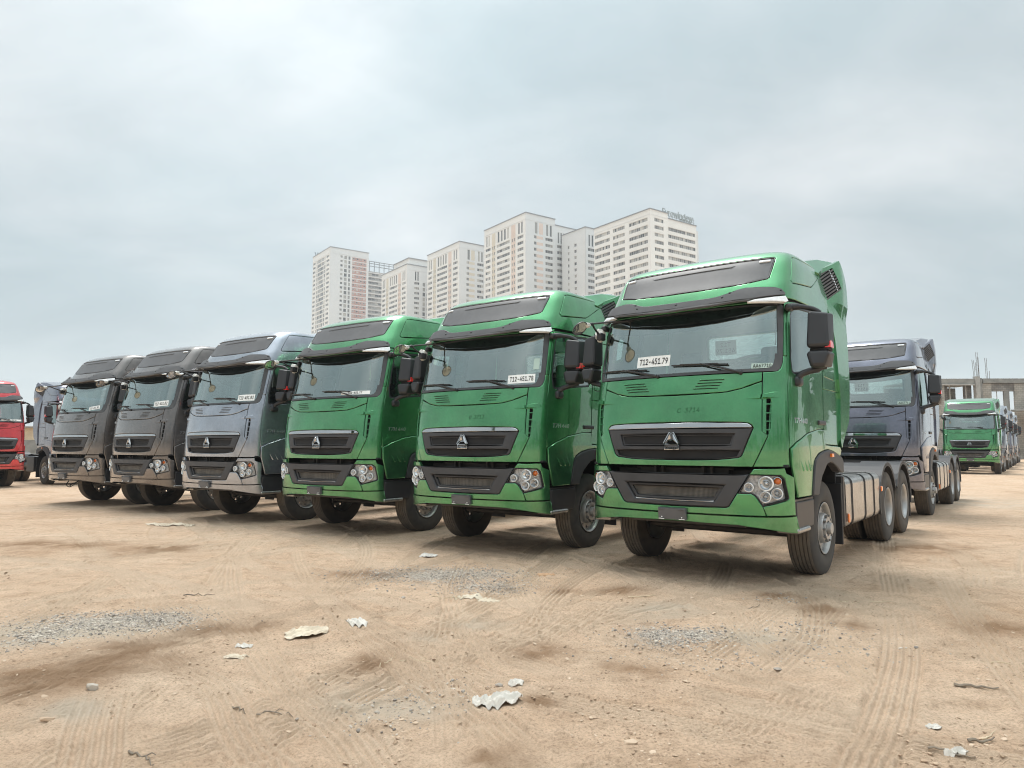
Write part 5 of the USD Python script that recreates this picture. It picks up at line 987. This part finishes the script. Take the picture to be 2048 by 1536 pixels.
# papers behind the windscreens
POSE = {1: (1.795, 8.008, .668), 2: (-.726, 10.037, .620), 3: (-3.365, 12.043, .599), 4: (-6.031, 13.877, .599), 5: (-8.721, 16.007, .59), 6: (-11.217, 17.635, .574), 7: (7.222, 14.955, .656), 9: (-18.025, 24.42, -1.0)}
def sign(k, s0, v0, w, h, txt, label, th_=.0, mat='paper', d=-.0065, ang=0.0, name='paper_sign', size=None, cat_='sign'):
    X, Y, a = POSE[k]
    ca, sa = math.cos(ang), math.sin(ang)
    g = 8; uu, vv = np.meshgrid(np.linspace(0, w, g + 1), [0, h]); P = np.stack([s0 + uu * ca - vv * sa, v0 + uu * sa + vv * ca], -1)
    curl = lambda u: d + .003 * np.sin(PI * u / w)
    pts = on_skin(np.column_stack([P[..., 0].ravel(), P[..., 1].ravel(), curl(uu.ravel())])); back = on_skin(np.column_stack([P[..., 0].ravel(), P[..., 1].ravel(), curl(uu.ravel()) - .001]))
    F = [(i, i + 1, i + g + 2) for i in range(g)] + [(i, i + g + 2, i + g + 1) for i in range(g)]
    F = np.array(F); n0 = len(pts); V = np.vstack([pts, back]); F = np.vstack([F, F[:, ::-1] + n0])
    c = pts.mean(0); ca2, sa2 = math.cos(a), math.sin(a)
    wc = (X + c[0] * ca2 + c[1] * sa2, Y - c[0] * sa2 + c[1] * ca2, c[2])
    t = thing(name, label, cat_, wc, -a)
    part(t, 'sheet', xf((V, F), t=-c), M[mat], smooth=True)
    if txt:
        size = size or h * .52; m = meshkit.text_mesh(txt, size, .0012, True); v = np.array(m.vertices); tw = v[:, 0].max() - v[:, 0].min(); st = min(1.0, w * .86 / tw)
        x = v[:, 0] * st + (w - tw * st) / 2; y = v[:, 1] + (h - size) / 2
        q = on_skin(np.column_stack([s0 + x * ca - y * sa, v0 + x * sa + y * ca, curl(np.clip(x, 0, w)) + .001 + v[:, 2]]))
        pt_ = part(t, 'lettering', xf((q, np.array(m.faces)), t=-c, smooth=20), M['ink']); pt_.SetCustomDataByKey('kind', 'stuff')
    return t
sign(1, -.535, 2.430, .445, .132, 'T12-451.79', 'white sign T12-451.79 on the windscreen of the nearest green truck')
sign(1, .862, 2.338, .225, .056, 'AA67710', 'pale strip with small numbers low on the windscreen of the nearest green truck', mat='tint_paper', size=.038)
sign(2, .655, 2.352, .41, .122, 'T12-451.78', 'white sign T12-451.78 on the windscreen of the middle green truck', ang=.03)
sign(2, 1.022, 2.55, .085, .155, '', 'small upright sticker in the windscreen corner of the middle green truck', mat='tint_paper')
sign(4, .668, 2.348, .40, .120, 'T12-451.83', 'white sign T12-451.83 on the windscreen of the blue-grey truck', ang=.02)
sign(5, .62, 2.352, .42, .118, 'T12-451.82', 'white sign T12-451.82 on the windscreen of the brown-grey truck', ang=.06)
sign(3, .40, 2.350, .60, .058, 'T12-451.77', 'flattened white sign low on the windscreen of the leftmost green truck', size=.036, ang=.0)
sign(6, .70, 2.348, .34, .085, 'T12-451.81', 'crooked white sign on the windscreen of the brown-grey truck at the row end', ang=.12, size=.045)
sign(7, .84, 2.340, .25, .062, 'AA67711', 'pale strip with small numbers on the windscreen of the slate-grey truck', mat='tint_paper', size=.04)
sign(9, .35, 2.345, .70, .060, 'T12-451.60', 'white strip of paper low on the windscreen of the red truck', size=.036)
def rear_sheet(k, label):
    X, Y, a = POSE[k]; c = np.array([-.26, 2.405, 2.90]); wc = (X + c[0] * math.cos(a) + c[1] * math.sin(a), Y - c[0] * math.sin(a) + c[1] * math.cos(a), c[2])
    t = thing('paper_sign', label, 'sign', wc, -a); part(t, 'sheet', cbox(-.155, .155, -.0005, .0005, -.10, .11, .0002), M['tint_paper'])
    for i, tx in enumerate(('T12', '451.79' if k == 1 else '451.90')):
        m = meshkit.text_mesh(tx, .06, .001, True); v = np.array(m.vertices); v[:, 0] -= v[:, 0].max() / 2
        pt_ = part(t, 'lettering', (np.stack([-v[:, 0], -.0015 - v[:, 2], v[:, 1] + .02 - .09 * i], 1), np.array(m.faces)[:, ::-1]) if False else arr((np.stack([-v[:, 0], -.0015 - v[:, 2], v[:, 1] + .02 - .09 * i], 1), np.array(m.faces)), 20), M['ink']); pt_.SetCustomDataByKey('kind', 'stuff')
rear_sheet(1, 'sheet with mirrored writing in the rear window of the nearest green truck'); rear_sheet(7, 'sheet with mirrored writing in the rear window of the slate-grey truck')
# a cable that hangs under the bumper of the row's last truck
X, Y, a = POSE[6]; W = lambda p: (X + p[0] * math.cos(a) + p[1] * math.sin(a), Y - p[0] * math.sin(a) + p[1] * math.cos(a), p[2])
top('cable', tube(np.array([W(p) for p in spline([(-.25, .3, .60), (-.18, .22, .50), (.0, .20, .46), (.18, .22, .52), (.24, .3, .62), (.10, .32, .58), (-.05, .24, .50), (.05, .22, .48)], 40)]), .012, 6), M['black'], 'black cable loop hanging under the bumper of the last brown-grey truck', 'cable')

# ------------------------------------------------------------------ the belt of trees that the chrome and the paint reflect
M['leaf'] = usdkit.material(stage, L + 'dark_foliage', {'g': ('geometry', {}), 'r': ('rgb_ramp', {'ramp': [(0.0, (0.025, 0.045, 0.015)), (0.6, (0.05, 0.085, 0.03)), (1.0, (0.09, 0.12, 0.05))]}), 'd': ('diffuse_bsdf', {}), 't': ('translucent_bsdf', {}), 'm': ('mix_closure', {'fac': 0.3})}, [('g.random_per_island', 'r.fac'), ('r.color', 'd.color'), ('r.color', 't.color'), ('d.BSDF', 'm.closure1'), ('t.BSDF', 'm.closure2')], surface='m.closure')
gb = np.random.default_rng(5); LV, LF, tr_ = [], [], []
for k in range(34):
    a = math.radians(47 + 215 * (k + gb.uniform(-.4, .4)) / 33); R_ = gb.uniform(42, 60); cx, cy, hh = R_ * math.sin(a), R_ * math.cos(a), gb.uniform(6, 11)
    tr_.append(tube([(cx, cy, 0), (cx + gb.normal(0, .2), cy, hh * .3), (cx + gb.normal(0, .4), cy, hh * .65)], [.22, .17, .08], 6))
    for c in range(9):
        o = np.array([cx, cy, hh * .62]) + gb.normal(0, 1, 3) * [hh * .17, hh * .17, hh * .15]
        q = gb.normal(0, 1, (70, 3)); q = o + q / np.linalg.norm(q, axis=1, keepdims=True) * hh * .16 * gb.random((70, 1)) ** .4
        e1, e2 = gb.normal(0, .30, (70, 3)), gb.normal(0, .30, (70, 3)); b0 = sum(len(x) for x in LV)
        LV.append(np.stack([q - e1, q + e2, q + e1, q - e2], 1).reshape(-1, 3)); b1 = b0 + np.arange(70)[:, None] * 4; LF.append(np.vstack([b1 + [0, 1, 2], b1 + [0, 2, 3]]))
tb = thing('tree_belt', 'belt of dark trees mirrored in the chrome and the paint of the trucks', 'trees'); tb.SetCustomDataByKey('kind', 'stuff')
part(tb, 'crown', (np.vstack(LV), np.vstack(LF)), M['leaf'], smooth=False).SetCustomDataByKey('kind', 'stuff'); part(tb, 'trunk', cat(*tr_), M['wood'] if 'wood' in M else M['steel']).SetCustomDataByKey('kind', 'stuff')

# ------------------------------------------------------------------ the thin grey air between the yard and the towers
M['haze'] = usdkit.material(stage, L + 'thin_haze', {'v': ('principled_volume', {'color': (0.93, 0.95, 0.97), 'density': 0.00038, 'anisotropy': 0.2})}, [], volume='v.volume')
top('haze', ubox(-1500, 1500, -1500, 1500, -1.2, 146.0), M['haze'], kind='stuff', smooth=False)

# ------------------------------------------------------------------ litter on the ground
def sheet(name, label, x, y, w, d, hgt, seed, mat, rz=0.0, cat_='litter'):
    """a crumpled sheet: an uneven outline, folds, edges that touch the earth here and there"""
    n = 44; u, v = np.meshgrid(np.linspace(-1, 1, n), np.linspace(-1, 1, n)); r = np.random.default_rng(seed)
    q = np.stack([u * .95 + seed * 3.3, v * .95, np.zeros_like(u) + .37 * seed], -1)
    X = w / 2 * (u * np.sqrt(1 - .45 * v * v) * (1 + .5 * (meshkit.fbm(q + 5, 2, seed) - .5)) + .3 * (meshkit.fbm(q * 1.3 + 9, 2, seed + 1) - .5)); Y = d / 2 * (v * np.sqrt(1 - .6 * u * u) * (.9 + .5 * (meshkit.fbm(q * np.array([1.4, .4, 1]) + 13, 2, seed + 2) - .3)) + .30 * (meshkit.fbm(q * np.array([1.2, .5, 1]) + 17, 2, seed + 3) - .5))
    ridge = np.abs(meshkit.fbm(q * 1.8 + 21, 3, seed + 4) - .5) * 2; Z = hgt * (1.25 * (1 - ridge) ** 3 * (1 - .45 * (u ** 2 + v ** 2)) + .55 * (meshkit.fbm(q * 2.6, 3, seed + 5) - .45) + .12 * (1 - np.abs(meshkit.fbm(q * 5 + 3, 2, seed + 6) - .5) * 4))
    c, s = math.cos(rz), math.sin(rz); WX, WY = x + X * c - Y * s, y + X * s + Y * c
    Z = np.maximum(Z, .002) + relief(WX.ravel().copy(), WY.ravel().copy())[0].reshape(WX.shape)
    V = np.stack([WX, WY, Z], -1).reshape(-1, 3); i, j = np.meshgrid(np.arange(n - 1), np.arange(n - 1), indexing='ij'); a = (i * n + j).ravel()
    F = np.vstack([np.stack([a, a + 1, a + n + 1], 1), np.stack([a, a + n + 1, a + n], 1)]); F2 = F[:, ::-1] + len(V)
    return top(name, arr((np.vstack([V, V - [0, 0, .0012]]), np.vstack([F, F2])), 40), M[mat], label, cat_)
M['rag'] = simple('dirty_white_sheet', (0.60, 0.575, 0.53), .8, var=.08, vscale=20, dust=.25, dustcol=(.5, .4, .28)); M['rag2'] = simple('dusty_tan_sheet', (0.60, 0.53, 0.42), .85, var=.15, vscale=20, dust=.5, dustcol=(.45, .34, .23))
M['wood'] = simple('grey_wood', (0.20, 0.165, 0.125), .85, var=.3, vscale=15); M['straw'] = simple('pale_straw', (0.52, 0.42, 0.29), .8, var=.2, vscale=15); M['brick'] = simple('orange_brick', (0.46, 0.29, 0.17), .9, var=.2, vscale=25)
sheet('crumpled_sheet', 'crumpled white sheet, the largest and nearest, in the middle foreground', -.10, 4.26, .29, .17, .045, 3, 'rag', .05)
sheet('crumpled_sheet', 'small white sheet in front of the middle green truck', -1.13, 9.73, .26, .22, .03, 5, 'rag', .1)
sheet('crumpled_sheet', 'narrow cream sheet beside the curved wheel mark', -1.33, 6.16, .17, .30, .028, 8, 'rag', .55)
sheet('crumpled_sheet', 'dusty tan sheet with a torn dark end on the left', -1.66, 5.78, .36, .26, .04, 11, 'rag2', .45)
sheet('crumpled_sheet', 'small pale scrap left of the dusty tan sheet', -2.02, 5.46, .13, .09, .015, 14, 'rag', .0)
sheet('crumpled_sheet', 'flat long tan scrap just in front of the small pale scrap', -1.98, 5.20, .17, .08, .012, 17, 'rag2', .3)
sheet('crumpled_sheet', 'pale scrap right behind the largest white sheet', .02, 4.60, .10, .09, .018, 19, 'rag', .3)
sheet('crumpled_sheet', 'white scrap in the lower right corner of the yard', 2.27, 3.93, .08, .06, .015, 23, 'rag', -.2)
sheet('crumpled_sheet', 'thin white scrap beside the dark twigs at the lower right', 2.19, 3.62, .14, .05, .018, 27, 'rag', .2)
sheet('crumpled_sheet', 'long flat pale strip near the grey gravel in front of the middle truck', -.35, 7.10, .55, .12, .015, 29, 'rag2', -.35)
sheet('crumpled_sheet', 'pale strip of sacking in the wheel rut at the far left', -6.4, 13.4, .9, .3, .03, 31, 'rag2', -.1)
def twig(x, y, ln, rz, seed, mat, label, r=.006):
    g = np.random.default_rng(seed); n = 9; t = np.linspace(-.5, .5, n) * ln; off = np.cumsum(g.normal(0, ln * .03, n))
    X, Y = x + t * math.cos(rz) - off * math.sin(rz), y + t * math.sin(rz) + off * math.cos(rz); Z = relief(X.copy(), Y.copy())[0] + r * .8 + np.abs(g.normal(0, r * .7, n))
    m = [tube(np.stack([X, Y, Z], 1), np.linspace(r, r * .4, n), 6)]
    if seed % 3 == 0: m.append(tube([(X[4], Y[4], Z[4]), (X[4] + ln * .12 * math.cos(rz + .8), Y[4] + ln * .12 * math.sin(rz + .8), Z[4] + .012), (X[4] + ln * .22 * math.cos(rz + .6), Y[4] + ln * .22 * math.sin(rz + .6), Z[4] + .004)], [r * .6, r * .5, r * .3], 5))
    return top('twig', cat(*m), M[mat], label, 'twig')
for q in ((2.89, 4.52, .24, -.35, 1, 'wood', 'thick dark stick at the right edge of the foreground', .011), (-.65, 5.11, .28, .1, 3, 'straw', 'bent straw left of the middle foreground', .004), (-.85, 5.14, .30, 1.2, 6, 'straw', 'long straw that crosses the bent straw', .004), (-.62, 7.15, .35, -.1, 2, 'straw', 'pale stalk below the left green truck pair', .005),
          (-1.56, 4.18, .16, -.7, 4, 'wood', 'short dark twig in the left foreground', .006), (-1.33, 4.09, .22, -.2, 9, 'wood', 'thin grey twig beside a flat stone in the left foreground', .005), (2.22, 6.72, .22, .4, 5, 'wood', 'small twig in front of the nearest front wheel', .005), (3.42, 6.97, .45, -.25, 7, 'straw', 'long straw right of the nearest front wheel', .005),
          (1.34, 7.27, .4, .35, 8, 'straw', 'white stalk in front of the nearest green bumper', .006), (-1.79, 3.53, .22, -.6, 12, 'wood', 'forked twig at the bottom left of the picture', .006), (2.41, 3.76, .15, .1, 10, 'wood', 'stubby brown twig at the lower right', .009), (2.16, 3.60, .20, -.6, 11, 'wood', 'dark split twig at the bottom right', .006), (2.50, 3.82, .14, .5, 13, 'straw', 'broken reed above the dark split twig', .005), (-3.16, 7.27, .3, .25, 14, 'wood', 'dark twig at the far left behind the gravel', .007), (3.51, 5.05, .3, -.4, 15, 'straw', 'pale reed at the right edge', .005)):
    twig(q[0], q[1], q[2], q[3], q[4], q[5], q[6], q[7])
def rock(x, y, s, seed, label, mat='stone', name='stone', fl=.6):
    r = np.random.default_rng(seed + 40); q = r.normal(0, 1, (16, 3)); q /= np.linalg.norm(q, axis=1, keepdims=True); q[:, 2] = np.clip(q[:, 2], -.4, .8)
    top(name, xf(hull(q * np.array([s, s * r.uniform(.5, .8), s * fl])), t=(x, y, ground_z(x, y) + s * fl * .25)), M[mat], label, 'stone' if name == 'stone' else name)
rock(-2.60, 4.50, .042, 1, 'upright grey concrete chip at the edge of the damp patch', fl=.9); rock(1.67, 4.08, .05, 2, 'flat clod of earth above the lower right wheel mark', 'clod', fl=.35); rock(-2.57, 4.03, .045, 3, 'brown clod in the lower left', 'clod', fl=.45)
rock(1.79, 4.89, .035, 4, 'small pale stone right of the middle gravel'); rock(.60, 3.70, .04, 5, 'reddish clod near the bottom edge', 'clod'); rock(-.08, 4.55, .03, 6, 'small stone behind the largest white sheet'); rock(2.73, 7.31, .03, 7, 'pale stone beside the nearest front wheel'); rock(-1.08, 7.09, .03, 8, 'white stone between the wheel marks left of the middle')
top('brick', xf(cbox(-.10, .10, -.05, .05, 0, .03, .008), np.array([[math.cos(.1), -math.sin(.1), 0], [math.sin(.1), math.cos(.1), 0], [0, 0, 1]]), (.40, 8.36, ground_z(.4, 8.36) - .01)), M['brick'], 'broken orange brick lying in front of the nearest green truck', 'brick')
